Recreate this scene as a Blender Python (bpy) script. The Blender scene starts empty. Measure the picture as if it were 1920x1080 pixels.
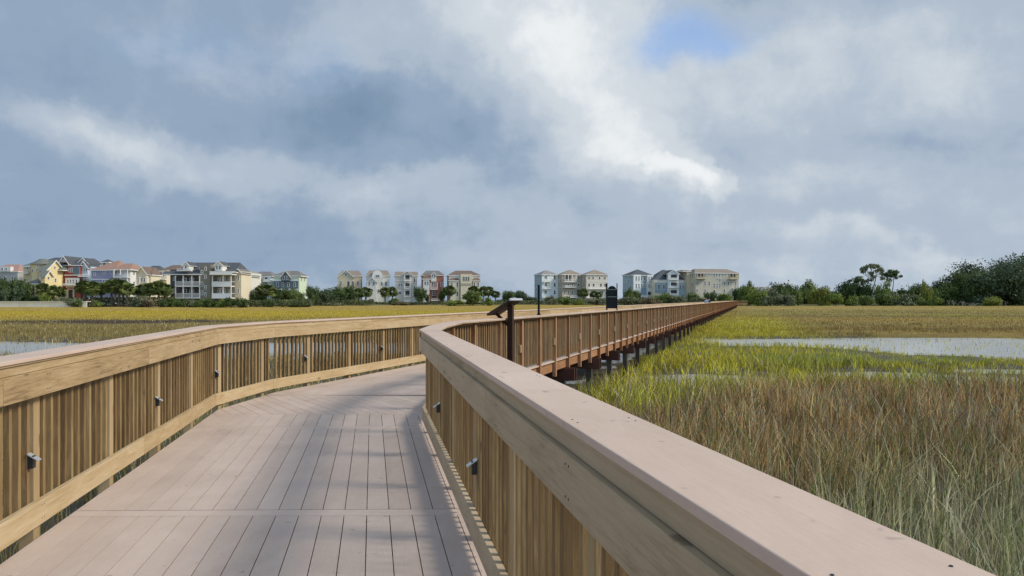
import bpy, bmesh, math, random
import numpy as np
from mathutils import Vector, Matrix
C = bpy.context.scene.collection
sc = bpy.context.scene
random.seed(7); rng = np.random.default_rng(11)
R = math.radians
# ------------------------------------------------------------------ camera
HOR, F, CH = 562.0, 1400.0, 1.5      # eye 1.5 m above the deck
cam = bpy.data.cameras.new('camera'); co = bpy.data.objects.new('camera', cam); C.objects.link(co)
co.location = (0, 0, CH); co.rotation_euler = (R(90), 0, 0)
cam.sensor_width = 36; cam.lens = F/1920*36; cam.shift_y = (HOR-540)/1920; cam.clip_end = 6000; cam.clip_start = .05
sc.camera = co
# ------------------------------------------------------------------ light
SUN_EL, SUN_AZ = 37.0, 97.0          # azimuth clockwise from the viewing direction
sd = Vector((math.sin(R(SUN_AZ))*math.cos(R(SUN_EL)), math.cos(R(SUN_AZ))*math.cos(R(SUN_EL)), math.sin(R(SUN_EL))))
L = bpy.data.lights.new('sun', 'SUN'); L.energy = 2.65; L.angle = R(14); L.color = (1, .90, .74)
lo = bpy.data.objects.new('sun', L); C.objects.link(lo); lo.rotation_euler = (-sd).to_track_quat('-Z', 'Y').to_euler(); lo.location = (30, 0, 40)
sc.view_settings.view_transform = 'Standard'; sc.view_settings.look = 'None'; sc.view_settings.exposure = 0.36; sc.view_settings.gamma = 1
# ------------------------------------------------------------------ world: real sky behind a layer of cloud
W = bpy.data.worlds.new('World'); sc.world = W; W.use_nodes = True
wt = W.node_tree; wt.nodes.clear()
class NT:
    def __init__(s, t): s.t = t
    def n(s, typ, **k):
        o = s.t.nodes.new(typ)
        for a, b in k.items(): setattr(o, a, b)
        return o
    def put(s, sock, v):
        if isinstance(v, bpy.types.NodeSocket): s.t.links.new(v, sock)
        elif v is not None: sock.default_value = v
    def m(s, op, a, b=None, c=None, clamp=False):
        o = s.n('ShaderNodeMath', operation=op, use_clamp=clamp)
        s.put(o.inputs[0], a); s.put(o.inputs[1], b)
        if c is not None: s.put(o.inputs[2], c)
        return o.outputs[0]
    def v(s, op, a, b=None):
        o = s.n('ShaderNodeVectorMath', operation=op); s.put(o.inputs[0], a)
        if b is not None: s.put(o.inputs[1], b)
        return o.outputs['Value'] if op in ('DOT_PRODUCT', 'LENGTH') else o.outputs[0]
    def mix(s, f, a, b, bt='MIX'):
        o = s.n('ShaderNodeMix', data_type='RGBA', blend_type=bt); s.put(o.inputs[0], f); s.put(o.inputs[6], a); s.put(o.inputs[7], b); return o.outputs[2]
    def noise(s, vec, scale, detail=4, rough=.55, dist=0, lac=2):
        o = s.n('ShaderNodeTexNoise'); s.put(o.inputs['Vector'], vec); o.inputs['Scale'].default_value = scale
        o.inputs['Detail'].default_value = detail; o.inputs['Roughness'].default_value = rough; o.inputs['Distortion'].default_value = dist
        return o
    def ramp(s, f, pts, interp='LINEAR'):
        o = s.n('ShaderNodeValToRGB'); r = o.color_ramp; r.interpolation = interp
        while len(r.elements) < len(pts): r.elements.new(.5)
        for e, (p, c) in zip(r.elements, pts): e.position = p; e.color = (*c, 1) if len(c) == 3 else c
        s.put(o.inputs[0], f); return o.outputs[0]
def lin(r, g, b): return tuple(((x/255)/12.92 if x/255 <= .04045 else ((x/255+.055)/1.055)**2.4) for x in (r, g, b))
w = NT(wt)
tc = w.n('ShaderNodeTexCoord'); d = tc.outputs['Generated']
sep = w.n('ShaderNodeSeparateXYZ'); w.put(sep.inputs[0], d); dx, dy, dz = sep.outputs
az = w.m('ARCTAN2', dx, dy); el = w.m('ARCSINE', dz)
comb = w.n('ShaderNodeCombineXYZ')       # cloud layer seen in perspective: flattens to the horizon
hz = w.m('ADD', w.m('MAXIMUM', dz, 0.0), .22)
w.put(comb.inputs[0], w.m('DIVIDE', dx, hz)); w.put(comb.inputs[1], w.m('DIVIDE', dy, hz)); pl = comb.outputs[0]
wp = w.noise(d, 4.5, 5, .55); wps = w.n('ShaderNodeSeparateColor'); w.put(wps.inputs[0], wp.outputs['Color'])
wp2 = w.noise(d, 14, 6, .6); wps2 = w.n('ShaderNodeSeparateColor'); w.put(wps2.inputs[0], wp2.outputs['Color'])
def warp(c, a, b, k1, k2):
    return w.m('ADD', c, w.m('ADD', w.m('MULTIPLY', w.m('SUBTRACT', a, .5), k1), w.m('MULTIPLY', w.m('SUBTRACT', b, .5), k2)))
AZ = warp(az, wps.outputs[0], wps2.outputs[0], .22, .10); EL = warp(el, wps.outputs[1], wps2.outputs[1], .13, .065)
def lobe(px, py, rx, ry, deg, amp, sharp=False):
    """one cloud bank: centre given as a compass direction and height, converted from the view axis"""
    a0 = math.atan((px-960)/F); e0 = math.atan((HOR-py)/F*math.cos(a0)); c, s_ = math.cos(R(deg)), math.sin(R(deg))
    a = w.m('SUBTRACT', AZ, a0); e = w.m('SUBTRACT', EL, e0)
    u = w.m('DIVIDE', w.m('ADD', w.m('MULTIPLY', a, c), w.m('MULTIPLY', e, s_)), rx/F)
    v = w.m('DIVIDE', w.m('SUBTRACT', w.m('MULTIPLY', e, c), w.m('MULTIPLY', a, s_)), ry/F)
    q = w.m('ADD', w.m('MULTIPLY', u, u), w.m('MULTIPLY', v, v))
    if sharp: g = w.m('SMOOTHSTEP' if False else 'SUBTRACT', 1.0, w.m('POWER', q, 1.6), clamp=True)
    else: g = w.m('EXPONENT', w.m('MULTIPLY', q, -1.0))
    return w.m('MULTIPLY', g, amp)
n1 = w.noise(pl, .9, 7, .56, .4).outputs[0]; n2 = w.noise(pl, 2.6, 6, .6, .3).outputs[0]; n3 = w.noise(d, 9, 7, .62, .3).outputs[0]
B = w.m('ADD', .37, w.m('MULTIPLY', w.m('SUBTRACT', n1, .5), .19))
B = w.m('ADD', B, w.m('MULTIPLY', w.m('SUBTRACT', n2, .5), .16))
n4 = w.noise(d, 30, 5, .6, .4).outputs[0]
B = w.m('ADD', B, w.m('ADD', w.m('MULTIPLY', w.m('SUBTRACT', n3, .5), .34), w.m('MULTIPLY', w.m('SUBTRACT', n4, .5), .10)))
for a in [(1010,70,250,150,0,.26), (1110,170,170,130,-50,.20), (1205,265,165,84,-34,.10,True), (1225,275,130,52,-34,.10), (1285,312,100,38,-12,.13,True), (1300,315,70,28,-12,.08), (1340,180,260,170,0,.07), (850,30,200,80,10,.16), (1100,10,130,70,0,.14), (1500,140,260,110,0,.10), (900,420,300,60,0,.08),
          (440,325,330,42,-8,.16), (240,275,160,44,-18,.10), (760,350,200,26,8,.16), (1500,330,420,42,-10,.14), (1500,420,260,26,-12,.14), (1500,520,600,70,0,.12),
          (1620,230,380,180,0,.13), (1850,150,160,90,0,.14), (1650,30,230,60,0,.14), (1000,500,420,50,0,.12), (1650,480,380,60,0,.08),
          (760,200,190,110,0,-.18), (560,240,160,60,10,-.08), (640,180,100,60,0,-.10), (60,150,150,40,-8,-.14), (300,440,420,80,0,-.07), (60,60,120,50,0,-.05),
          (330,80,230,50,-12,.10), (620,80,120,50,0,.16), (120,230,170,60,-20,.12), (1750,270,180,40,0,-.10), (1440,200,140,60,0,-.06), (1215,225,60,26,-50,-.05),
          (1400,290,90,40,-20,-.10), (900,300,150,40,-20,-.08)]:
    B = w.m('ADD', B, lobe(*a))
CLR = w.ramp(B, [(0, lin(104,124,150)), (.16, lin(117,139,163)), (.34, lin(136,155,177)), (.52, lin(163,176,191)), (.72, lin(192,200,207)), (.95, lin(222,225,227))], 'EASE')
sc2 = w.n('ShaderNodeVectorMath', operation='SCALE'); w.put(sc2.inputs[0], CLR)
bk = w.m('MULTIPLY', w.m('MAXIMUM', w.m('SUBTRACT', w.m('MULTIPLY', dy, -1.0), .05), 0.0), 9.0)   # sky behind the viewer brightened, added to light the house fronts
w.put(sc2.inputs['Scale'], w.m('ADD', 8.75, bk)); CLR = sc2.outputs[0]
sky = w.n('ShaderNodeTexSky', sky_type='NISHITA', sun_disc=False, sun_elevation=R(SUN_EL), sun_rotation=R(SUN_AZ), altitude=0, air_density=1, dust_density=1.2, ozone_density=1.5)
hole = w.m('ADD', w.m('ADD', lobe(1312,66,92,34,4,1.3), lobe(1275,22,45,26,0,.5)), w.m('ADD', lobe(330,60,200,60,0,.32), lobe(620,110,90,40,0,.30)))
hole = w.m('MULTIPLY', w.m('SUBTRACT', hole, .12, clamp=True), w.m('MULTIPLY', w.m('ADD', .3, n2), w.m('ADD', .45, n3)), clamp=True)
blue = w.mix(.55, w.v('MULTIPLY', sky.outputs[0], (1.1, 1.15, 1.25)), (*[x*10 for x in lin(112,158,218)], 1))
CLR = w.mix(w.m('MULTIPLY', hole, .78), CLR, blue)
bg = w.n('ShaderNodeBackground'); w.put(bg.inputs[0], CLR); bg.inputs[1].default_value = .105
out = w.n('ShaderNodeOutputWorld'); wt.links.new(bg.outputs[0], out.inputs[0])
# ------------------------------------------------------------------ materials
MATS = {}
def mat(name):
    m = bpy.data.materials.new(name); m.use_nodes = True; t = NT(m.node_tree)
    p = m.node_tree.nodes['Principled BSDF']; MATS[name] = m; return m, t, p
def bump(t, p, h, s, dist=.01):
    b = t.n('ShaderNodeBump'); b.inputs['Strength'].default_value = s; b.inputs['Distance'].default_value = dist
    t.put(b.inputs['Height'], h); t.t.links.new(b.outputs[0], p.inputs['Normal'])
def wood(name, cols, rough=.75, knots=True, grain=.62, stain=.55, bstr=.35, streak=14):
    """grain runs along u of a metric uv map; every board differs by its own random"""
    m, t, p = mat(name)
    uv = t.n('ShaderNodeUVMap'); uv.uv_map = 'uv'
    oi = t.n('ShaderNodeObjectInfo'); at = t.n('ShaderNodeAttribute', attribute_name='var')
    rnd = t.m('FRACT', t.m('ADD', at.outputs['Fac'], t.m('MULTIPLY', oi.outputs['Random'], 7.3)))
    mp = t.n('ShaderNodeMapping'); t.put(mp.inputs[0], uv.outputs[0]); mp.inputs['Scale'].default_value = (1.0, streak, 1)
    off = t.n('ShaderNodeCombineXYZ'); t.put(off.inputs[0], t.m('MULTIPLY', rnd, 37)); t.put(off.inputs[2], t.m('MULTIPLY', rnd, 11)); t.put(mp.inputs['Location'], off.outputs[0])
    g1 = t.noise(mp.outputs[0], 2.2, 6, .62, 1.1).outputs[0]; g2 = t.noise(mp.outputs[0], 9, 5, .7, .3).outputs[0]
    mp2 = t.n('ShaderNodeMapping'); t.put(mp2.inputs[0], uv.outputs[0]); mp2.inputs['Scale'].default_value = (1, 2.2, 1); t.put(mp2.inputs['Location'], off.outputs[0])
    bl = t.noise(mp2.outputs[0], 1.7, 5, .6).outputs[0]
    f = t.m('ADD', t.m('MULTIPLY', t.m('SUBTRACT', g1, .5), grain*1.6), t.m('MULTIPLY', t.m('SUBTRACT', g2, .5), grain*.7))
    f = t.m('ADD', t.m('ADD', f, .5), t.m('ADD', t.m('MULTIPLY', t.m('SUBTRACT', bl, .5), stain), t.m('MULTIPLY', t.m('SUBTRACT', rnd, .5), .34)))
    c = t.ramp(f, cols)
    if knots:
        vo = t.n('ShaderNodeTexVoronoi', feature='F1'); mp3 = t.n('ShaderNodeMapping'); t.put(mp3.inputs[0], uv.outputs[0]); t.put(mp3.inputs['Location'], off.outputs[0]); mp3.inputs['Scale'].default_value = (1.3, 3.2, 1)
        dn = t.noise(uv.outputs[0], 22, 3, .6)
        t.put(vo.inputs['Vector'], t.v('ADD', mp3.outputs[0], t.v('MULTIPLY', dn.outputs['Color'], (.14, .1, 0)))); vo.inputs['Scale'].default_value = 1.5
        k = t.ramp(vo.outputs['Distance'], [(0, (1,1,1)), (.05, (.8,.8,.8)), (.11, (0,0,0))])
        c = t.mix(t.m('MULTIPLY', k, .75), c, (cols[0][1][0]*.45, cols[0][1][1]*.38, cols[0][1][2]*.35, 1))
    t.put(p.inputs['Base Color'], c); p.inputs['Roughness'].default_value = rough; p.inputs['Specular IOR Level'].default_value = .3
    bump(t, p, t.m('ADD', g1, t.m('MULTIPLY', g2, .7)), bstr, .006)
    return m
wood('pine', [(.05, (.15,.095,.045)), (.35, (.365,.26,.135)), (.6, (.46,.345,.20)), (.95, (.56,.46,.31))])
wood('pine_gray', [(.05, (.20,.14,.08)), (.35, (.41,.32,.205)), (.65, (.50,.40,.275)), (.95, (.58,.49,.36))], grain=.42)
wood('post_wood', [(.05, (.18,.12,.055)), (.4, (.37,.265,.14)), (.7, (.44,.33,.19)), (.95, (.48,.39,.26))], grain=.4)
wood('picket_wood', [(.05, (.06,.034,.014)), (.35, (.165,.10,.042)), (.6, (.27,.18,.08)), (.95, (.44,.33,.17))], grain=.5)  # pickets toned down; the shade in their gaps is put into the colour
wood('red_pine', [(.05, (.10,.045,.022)), (.35, (.28,.135,.06)), (.65, (.40,.215,.11)), (.95, (.52,.33,.19))], grain=.5)
wood('brown_picket', [(.05, (.08,.042,.02)), (.35, (.20,.125,.06)), (.65, (.31,.205,.105)), (.95, (.44,.33,.19))], grain=.7)
wood('dark_beam', [(.05, (.03,.014,.01)), (.5, (.085,.035,.025)), (.95, (.14,.07,.05))], grain=.5)
wood('pile_wood', [(.05, (.03,.027,.02)), (.5, (.075,.065,.05)), (.95, (.17,.15,.12))], grain=.5)
wood('sign_wood', [(.05, (.018,.009,.006)), (.5, (.04,.02,.012)), (.95, (.075,.042,.026))], grain=.5)
wood('dock_wood', [(.05, (.6,.56,.43)), (.5, (.78,.74,.6)), (.95, (.82,.8,.7))], grain=.4, knots=False)
def composite(name, cols):
    m, t, p = mat(name)
    uv = t.n('ShaderNodeUVMap'); uv.uv_map = 'uv'; at = t.n('ShaderNodeAttribute', attribute_name='var')
    off = t.n('ShaderNodeCombineXYZ'); t.put(off.inputs[0], t.m('MULTIPLY', at.outputs['Fac'], 31)); t.put(off.inputs[2], t.m('MULTIPLY', at.outputs['Fac'], 17))
    mp = t.n('ShaderNodeMapping'); t.put(mp.inputs[0], uv.outputs[0]); mp.inputs['Scale'].default_value = (1.2, 26, 1); t.put(mp.inputs['Location'], off.outputs[0])
    g = t.noise(mp.outputs[0], 6, 6, .7).outputs[0]
    ge = t.n('ShaderNodeNewGeometry'); bl = t.noise(ge.outputs['Position'], 1.1, 5, .6, .4).outputs[0]; sp = t.noise(ge.outputs['Position'], 60, 3, .7).outputs[0]
    sc_ = t.noise(t.v('MULTIPLY', ge.outputs['Position'], (1, .25, 1)), 5, 6, .72, .8).outputs[0]
    f = t.m('ADD', t.m('MULTIPLY', t.m('SUBTRACT', g, .5), .34), t.m('MULTIPLY', t.m('SUBTRACT', bl, .5), .65))
    f = t.m('ADD', t.m('ADD', f, .5), t.m('ADD', t.m('MULTIPLY', t.m('SUBTRACT', at.outputs['Fac'], .5), .22), t.m('MULTIPLY', t.m('SUBTRACT', sc_, .5), .45)))
    f = t.m('ADD', f, t.m('MULTIPLY', t.m('SUBTRACT', sp, .5), .14))
    c = t.ramp(f, cols)
    k = t.ramp(t.noise(ge.outputs['Position'], 13, 2, .5).outputs[0], [(.70, (0,0,0)), (.74, (1,1,1))])
    c = t.mix(t.m('MULTIPLY', k, .45), c, (.17, .14, .115, 1))
    t.put(p.inputs['Base Color'], c); p.inputs['Specular IOR Level'].default_value = .35
    t.put(p.inputs['Roughness'], t.m('ADD', .50, t.m('MULTIPLY', bl, .25)))
    bump(t, p, t.m('ADD', g, t.m('MULTIPLY', sp, .6)), .22, .003)
composite('composite_cap', [(.1, (.38,.28,.215)), (.4, (.55,.42,.34)), (.65, (.62,.485,.40)), (.95, (.69,.57,.48))])
composite('composite_deck', [(.1, (.33,.26,.22)), (.4, (.49,.395,.34)), (.65, (.57,.465,.405)), (.95, (.66,.56,.5))])
def plain(name, col, rough=.7, metal=0, var=.25, scale=3.0, bstr=0, spec=.4):
    m, t, p = mat(name)
    ge = t.n('ShaderNodeTexCoord'); n = t.noise(ge.outputs['Object'], scale, 5, .6).outputs[0]
    c = t.mix(n, (*[x*(1-var) for x in col], 1), (*[min(1, x*(1+var)) for x in col], 1))
    t.put(p.inputs['Base Color'], c); p.inputs['Roughness'].default_value = rough; p.inputs['Metallic'].default_value = metal
    p.inputs['Specular IOR Level'].default_value = spec
    if bstr: bump(t, p, n, bstr, .02)
    return m
def siding(name, col, var=.12, pitch=.24):
    m, t, p = mat(name)
    tcx = t.n('ShaderNodeTexCoord'); s = t.n('ShaderNodeSeparateXYZ'); t.put(s.inputs[0], tcx.outputs['Object'])
    z = t.m('FRACT', t.m('DIVIDE', s.outputs[2], pitch)); n = t.noise(tcx.outputs['Object'], .35, 5, .6).outputs[0]
    c = t.mix(n, (*[x*(1-var) for x in col], 1), (*[min(1, x*(1+var)) for x in col], 1))
    t.put(p.inputs['Base Color'], c); p.inputs['Roughness'].default_value = .8
    bump(t, p, z, .5, .03); return m
def shingle(name, col):
    m, t, p = mat(name)
    tcx = t.n('ShaderNodeTexCoord'); n = t.noise(tcx.outputs['Object'], .5, 6, .7).outputs[0]
    br = t.n('ShaderNodeTexVoronoi'); t.put(br.inputs['Vector'], tcx.outputs['Object']); br.inputs['Scale'].default_value = 2.5
    c = t.mix(t.m('ADD', t.m('MULTIPLY', n, .6), t.m('MULTIPLY', br.outputs['Color'], .4)), (*[x*.65 for x in col], 1), (*[min(1, x*1.35) for x in col], 1))
    t.put(p.inputs['Base Color'], c); p.inputs['Roughness'].default_value = .85; bump(t, p, n, .4, .05); return m
def attr_mat(name, rough=.6, trans=.25, vscale=0, spec=.2):
    """foliage and grass: each blade's or leaf's own colour, some light passing through"""
    m, t, p = mat(name)
    at = t.n('ShaderNodeAttribute', attribute_name='col'); c = at.outputs['Color']
    oi = t.n('ShaderNodeObjectInfo')
    p.inputs['Roughness'].default_value = rough; p.inputs['Specular IOR Level'].default_value = spec
    t.put(p.inputs['Base Color'], c)
    tr = t.n('ShaderNodeBsdfTranslucent'); t.put(tr.inputs[0], c); mx = t.n('ShaderNodeMixShader'); mx.inputs[0].default_value = trans
    o = m.node_tree.nodes['Material Output']; m.node_tree.links.new(p.outputs[0], mx.inputs[1]); m.node_tree.links.new(tr.outputs[0], mx.inputs[2]); m.node_tree.links.new(mx.outputs[0], o.inputs[0])
    return m
attr_mat('grass_blades', .55, .18); attr_mat('leaves', .6, .2)
plain('bark', (.16,.125,.09), .9, var=.4, scale=6, bstr=.5); plain('pale_bark', (.36,.33,.29), .9, var=.3, scale=5)
plain('black_metal', (.006,.006,.007), .5, var=.3, spec=.25); plain('gray_metal', (.62,.64,.66), .35, .6, var=.2, scale=9)
plain('dark_metal', (.045,.045,.05), .4, .5); plain('panel_face', (.52,.53,.5), .35, var=.15); plain('panel_dark', (.006,.010,.010), .35, var=.4, scale=8, spec=.2)
plain('panel_line', (.17,.2,.19), .4)
plain('white_trim', (.8,.8,.77), .6, var=.06, scale=.6); plain('cream_trim', (.62,.58,.46), .6, var=.06, scale=.6)
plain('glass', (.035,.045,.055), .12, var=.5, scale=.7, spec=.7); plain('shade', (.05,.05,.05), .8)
plain('skin', (.42,.26,.18), .6); plain('hair', (.03,.02,.015), .7); plain('blue_shirt', (.33,.45,.66), .8); plain('white_shirt', (.6,.62,.68), .8); plain('dark_cloth', (.03,.035,.06), .85)
plain('car_white', (.7,.7,.69), .25, spec=.6); plain('tyre', (.02,.02,.02), .8)
# ------------------------------------------------------------------ mesh helpers
class MB:
    def __init__(s): s.v = []; s.f = []; s.uv = []; s.var = []; s.mi = []
    def poly(s, pts, uvs=None, var=None, mi=0):
        b = len(s.v); s.v += [tuple(p) for p in pts]; s.f.append(tuple(range(b, b+len(pts))))
        s.uv += uvs or [(p[0], p[2]) for p in pts]; s.var.append(random.random() if var is None else var); s.mi.append(mi)
    def hexa(s, c, mi=0, var=None, uo=0):
        """8 corners: 0-3 at the start end, 4-7 at the far end (long axis), same order round the section"""
        c = [Vector(p) for p in c]; var = random.random() if var is None else var; ln = (c[4]-c[0]).length; acc = uo
        s.poly([c[3], c[2], c[1], c[0]], [(0, 0), (.0, .04), (.04, .04), (.04, 0)], var, mi); s.poly(c[4:8], [(0, 0), (0, .04), (.04, .04), (.04, 0)], var, mi)
        a = 0
        for i in range(4):
            j = (i+1) % 4; wd = (c[j]-c[i]).length
            s.poly([c[i], c[j], c[j+4], c[i+4]], [(0, a), (0, a+wd), (ln, a+wd), (ln, a)], var, mi); a += wd
    def box(s, x0, x1, y0, y1, z0, z1, mi=0, var=None, axis=None):
        e = (x1-x0, y1-y0, z1-z0); ax = max(range(3), key=lambda i: e[i]) if axis is None else axis
        if ax == 0: c = [(x0,y0,z0),(x0,y1,z0),(x0,y1,z1),(x0,y0,z1)]; c += [(x1,*q[1:]) for q in c]; c = [c[0],c[3],c[2],c[1],c[4],c[7],c[6],c[5]]
        elif ax == 1: c = [(x0,y0,z0),(x1,y0,z0),(x1,y0,z1),(x0,y0,z1)]; c += [(q[0],y1,q[2]) for q in c]
        else: c = [(x0,y0,z0),(x0,y1,z0),(x1,y1,z0),(x1,y0,z0)]; c += [(q[0],q[1],z1) for q in c]
        s.hexa(c, mi, var)
    def tube(s, p0, p1, r0, r1, n=8, mi=0):
        p0, p1 = Vector(p0), Vector(p1); d = (p1-p0).normalized(); a = d.orthogonal().normalized(); b = d.cross(a); v = random.random(); ln = (p1-p0).length
        A = [p0+(a*math.cos(t)+b*math.sin(t))*r0 for t in [2*math.pi*i/n for i in range(n)]]; Bq = [p1+(a*math.cos(t)+b*math.sin(t))*r1 for t in [2*math.pi*i/n for i in range(n)]]
        for i in range(n):
            j = (i+1) % n; s.poly([A[i], A[j], Bq[j], Bq[i]], [(0, i*.05), (0, i*.05+.05), (ln, i*.05+.05), (ln, i*.05)], v, mi)
        s.poly(A[::-1], None, v, mi); s.poly(Bq, None, v, mi)
    def build(s, name, mats, parent=None, bevel=0, smooth=False):
        me = bpy.data.meshes.new(name); me.from_pydata(s.v, [], s.f)
        if isinstance(mats, str): mats = [mats]
        for q in mats: me.materials.append(MATS[q])
        u = me.uv_layers.new(name='uv'); u.data.foreach_set('uv', [x for p in s.uv for x in p])
        at = me.attributes.new('var', 'FLOAT', 'FACE'); at.data.foreach_set('value', s.var)
        me.polygons.foreach_set('material_index', s.mi)
        if smooth or bevel:
            bm = bmesh.new(); bm.from_mesh(me); bmesh.ops.remove_doubles(bm, verts=bm.verts, dist=1e-5); bm.to_mesh(me); bm.free()
        if smooth: me.polygons.foreach_set('use_smooth', [True]*len(me.polygons))
        me.update(); o = bpy.data.objects.new(name, me); C.objects.link(o)
        if parent: o.parent = parent
        if bevel:
            b = o.modifiers.new('bevel', 'BEVEL'); b.width = bevel; b.segments = 2; b.limit_method = 'ANGLE'
        return o
def empty(name, loc=(0, 0, 0), rz=0):
    o = bpy.data.objects.new(name, None); C.objects.link(o); o.location = loc; o.rotation_euler = (0, 0, rz); o.empty_display_size = .3; return o
def tag(o, label=None, cat=None, group=None, kind=None):
    if label: o['label'] = label
    if cat: o['category'] = cat
    if group: o['group'] = group
    if kind: o['kind'] = kind
    return o
def copy_tree(o, parent=None):
    c = o.copy(); C.objects.link(c); c.parent = parent
    for ch in list(o.children): copy_tree(ch, c)
    return c
# ------------------------------------------------------------------ paths of the two railings (plan view, inner cap edge -> inner post face)
def V2(a): return np.array(a, float)
def offset(poly, n, side):
    """poly moved outward by n; side -1 for the left railing, +1 for the right"""
    P = [V2(p) for p in poly]; out = []
    for i, p in enumerate(P):
        ds = []
        if i > 0: q = P[i]-P[i-1]; ds.append(q/np.linalg.norm(q))
        if i < len(P)-1: q = P[i+1]-P[i]; ds.append(q/np.linalg.norm(q))
        ns = [V2((dd[1], -dd[0]))*side for dd in ds]
        if len(ns) == 1: out.append(p+ns[0]*n)
        else:
            bis = ns[0]+ns[1]; bis /= np.linalg.norm(bis); out.append(p+bis*n/np.dot(bis, ns[0]))
    return out
SL, ENDY = .3203, 260.0
def rs(y): return .943+SL*(y-18.45)          # straight part, right inner cap edge
def ls(y): return -1.54+SL*(y-19.25)         # straight part, left inner cap edge
def rn(y): return .382-.187*(y-.96)
def ln_(y): return -2.88-.187*(y-4.2)
Rcap = [(rn(-2.5), -2.5), (rn(8.97), 8.97), (-1.14, 10.3), (rs(12.3), 12.3), (rs(ENDY), ENDY), (rs(ENDY)+4.0, ENDY+1.5)]
Lcap = [(ln_(-2.0), -2.0), (ln_(10.2), 10.2), (ls(12.1), 12.1), (ls(ENDY+1), ENDY+1), (ls(ENDY+1)+3.5, ENDY+4.6)]
RP = offset(Rcap, .075, 1); LP = offset(Lcap, .075, -1)
class Path:
    def __init__(s, P, side):
        s.P = P; s.side = side; s.cum = [0]
        for a, b in zip(P, P[1:]): s.cum.append(s.cum[-1]+float(np.linalg.norm(b-a)))
        s.L = s.cum[-1]
    def at(s, t):
        for i in range(len(s.P)-1):
            if t <= s.cum[i+1] or i == len(s.P)-2: break
        d_ = (s.P[i+1]-s.P[i]); d_ = d_/np.linalg.norm(d_); p = s.P[i]+d_*(t-s.cum[i]); n = V2((d_[1], -d_[0]))*s.side
        return p, d_, n, i
    def t_at_y(s, y):
        for i in range(len(s.P)-1):
            if s.P[i][1] <= y <= s.P[i+1][1]: return s.cum[i]+(y-s.P[i][1])/(s.P[i+1][1]-s.P[i][1])*(s.cum[i+1]-s.cum[i])
def rail_strip(path, n0, n1, z0, z1, board, gap, phase=0, m=None, smax=None):
    """a rail following the path with mitred corners, cut into boards"""
    m = m or MB(); A = offset(path.P, n0, path.side); Bo = offset(path.P, n1, path.side)
    for i in range(len(path.P)-1):
        t0, t1 = path.cum[i], path.cum[i+1]; cuts = [t0]; k = math.floor((t0-phase)/board)+1
        while phase+k*board < t1-.5:
            if phase+k*board > t0+.5: cuts.append(phase+k*board)
            k += 1
        cuts.append(t1)
        for a, b in zip(cuts, cuts[1:]):
            if b-a > 2*gap: 
                a2 = a+gap/2 ; b2 = b-gap/2
                fa, fb = (a2-t0)/(t1-t0), (b2-t0)/(t1-t0)
                q = [A[i]+(A[i+1]-A[i])*fa, Bo[i]+(Bo[i+1]-Bo[i])*fa, A[i]+(A[i+1]-A[i])*fb, Bo[i]+(Bo[i+1]-Bo[i])*fb]
                c = [(*q[0], z0), (*q[1], z0), (*q[1], z1), (*q[0], z1), (*q[2], z0), (*q[3], z0), (*q[3], z1), (*q[2], z1)]
                if path.side < 0: c = [c[3], c[2], c[1], c[0], c[7], c[6], c[5], c[4]]
                m.hexa(c)
    return m
def inframe(x, y, z=.5):
    if y < .4: return False
    return -40 < 960+F*x/y < 1960 and HOR+(CH-z)*F/y < 1100+F*.6/y
def post_box(ln, wd, z0, z1, ch=0):
    m = MB(); m.box(-wd/2, wd/2, 0, ln, z0, z1, axis=2); return m
def repeat(name, items, proto, parent, matname, cap=100, mergef=None):
    """items: (x, y, angle, z); the nearest cap in view are parts of their own, the rest one part"""
    vis = sorted([i for i in items if inframe(i[0], i[1])], key=lambda i: i[0]**2+i[1]**2)
    rest = [i for i in items if not inframe(i[0], i[1])]
    one = vis[:cap]; many = vis[cap:]+rest if len(vis) > cap else rest
    one, many = (one, many) if len(vis) >= cap or not rest else (one+rest[:cap-len(one)], rest[cap-len(one):])
    base = None
    for x, y, a, z in one:
        if base is None: o = proto.build(name, matname, parent, bevel=.0025); base = o
        else: o = base.copy(); C.objects.link(o); o.parent = parent
        o.location = (x, y, z); o.rotation_euler = (0, 0, a)
    if many:
        m = MB(); rv = [random.random() for _ in many]
        for (x, y, a, z), r_ in zip(many, rv):
            M = Matrix.Translation((x, y, z)) @ Matrix.Rotation(a, 4, 'Z')
            b = len(m.v); m.v += [tuple(M @ Vector(p)) for p in proto.v]; m.f += [tuple(b+k for k in f) for f in proto.f]; m.uv += proto.uv; m.var += [r_]*len(proto.f); m.mi += proto.mi
        o = m.build(name, matname, parent); o['kind'] = 'stuff'
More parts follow.
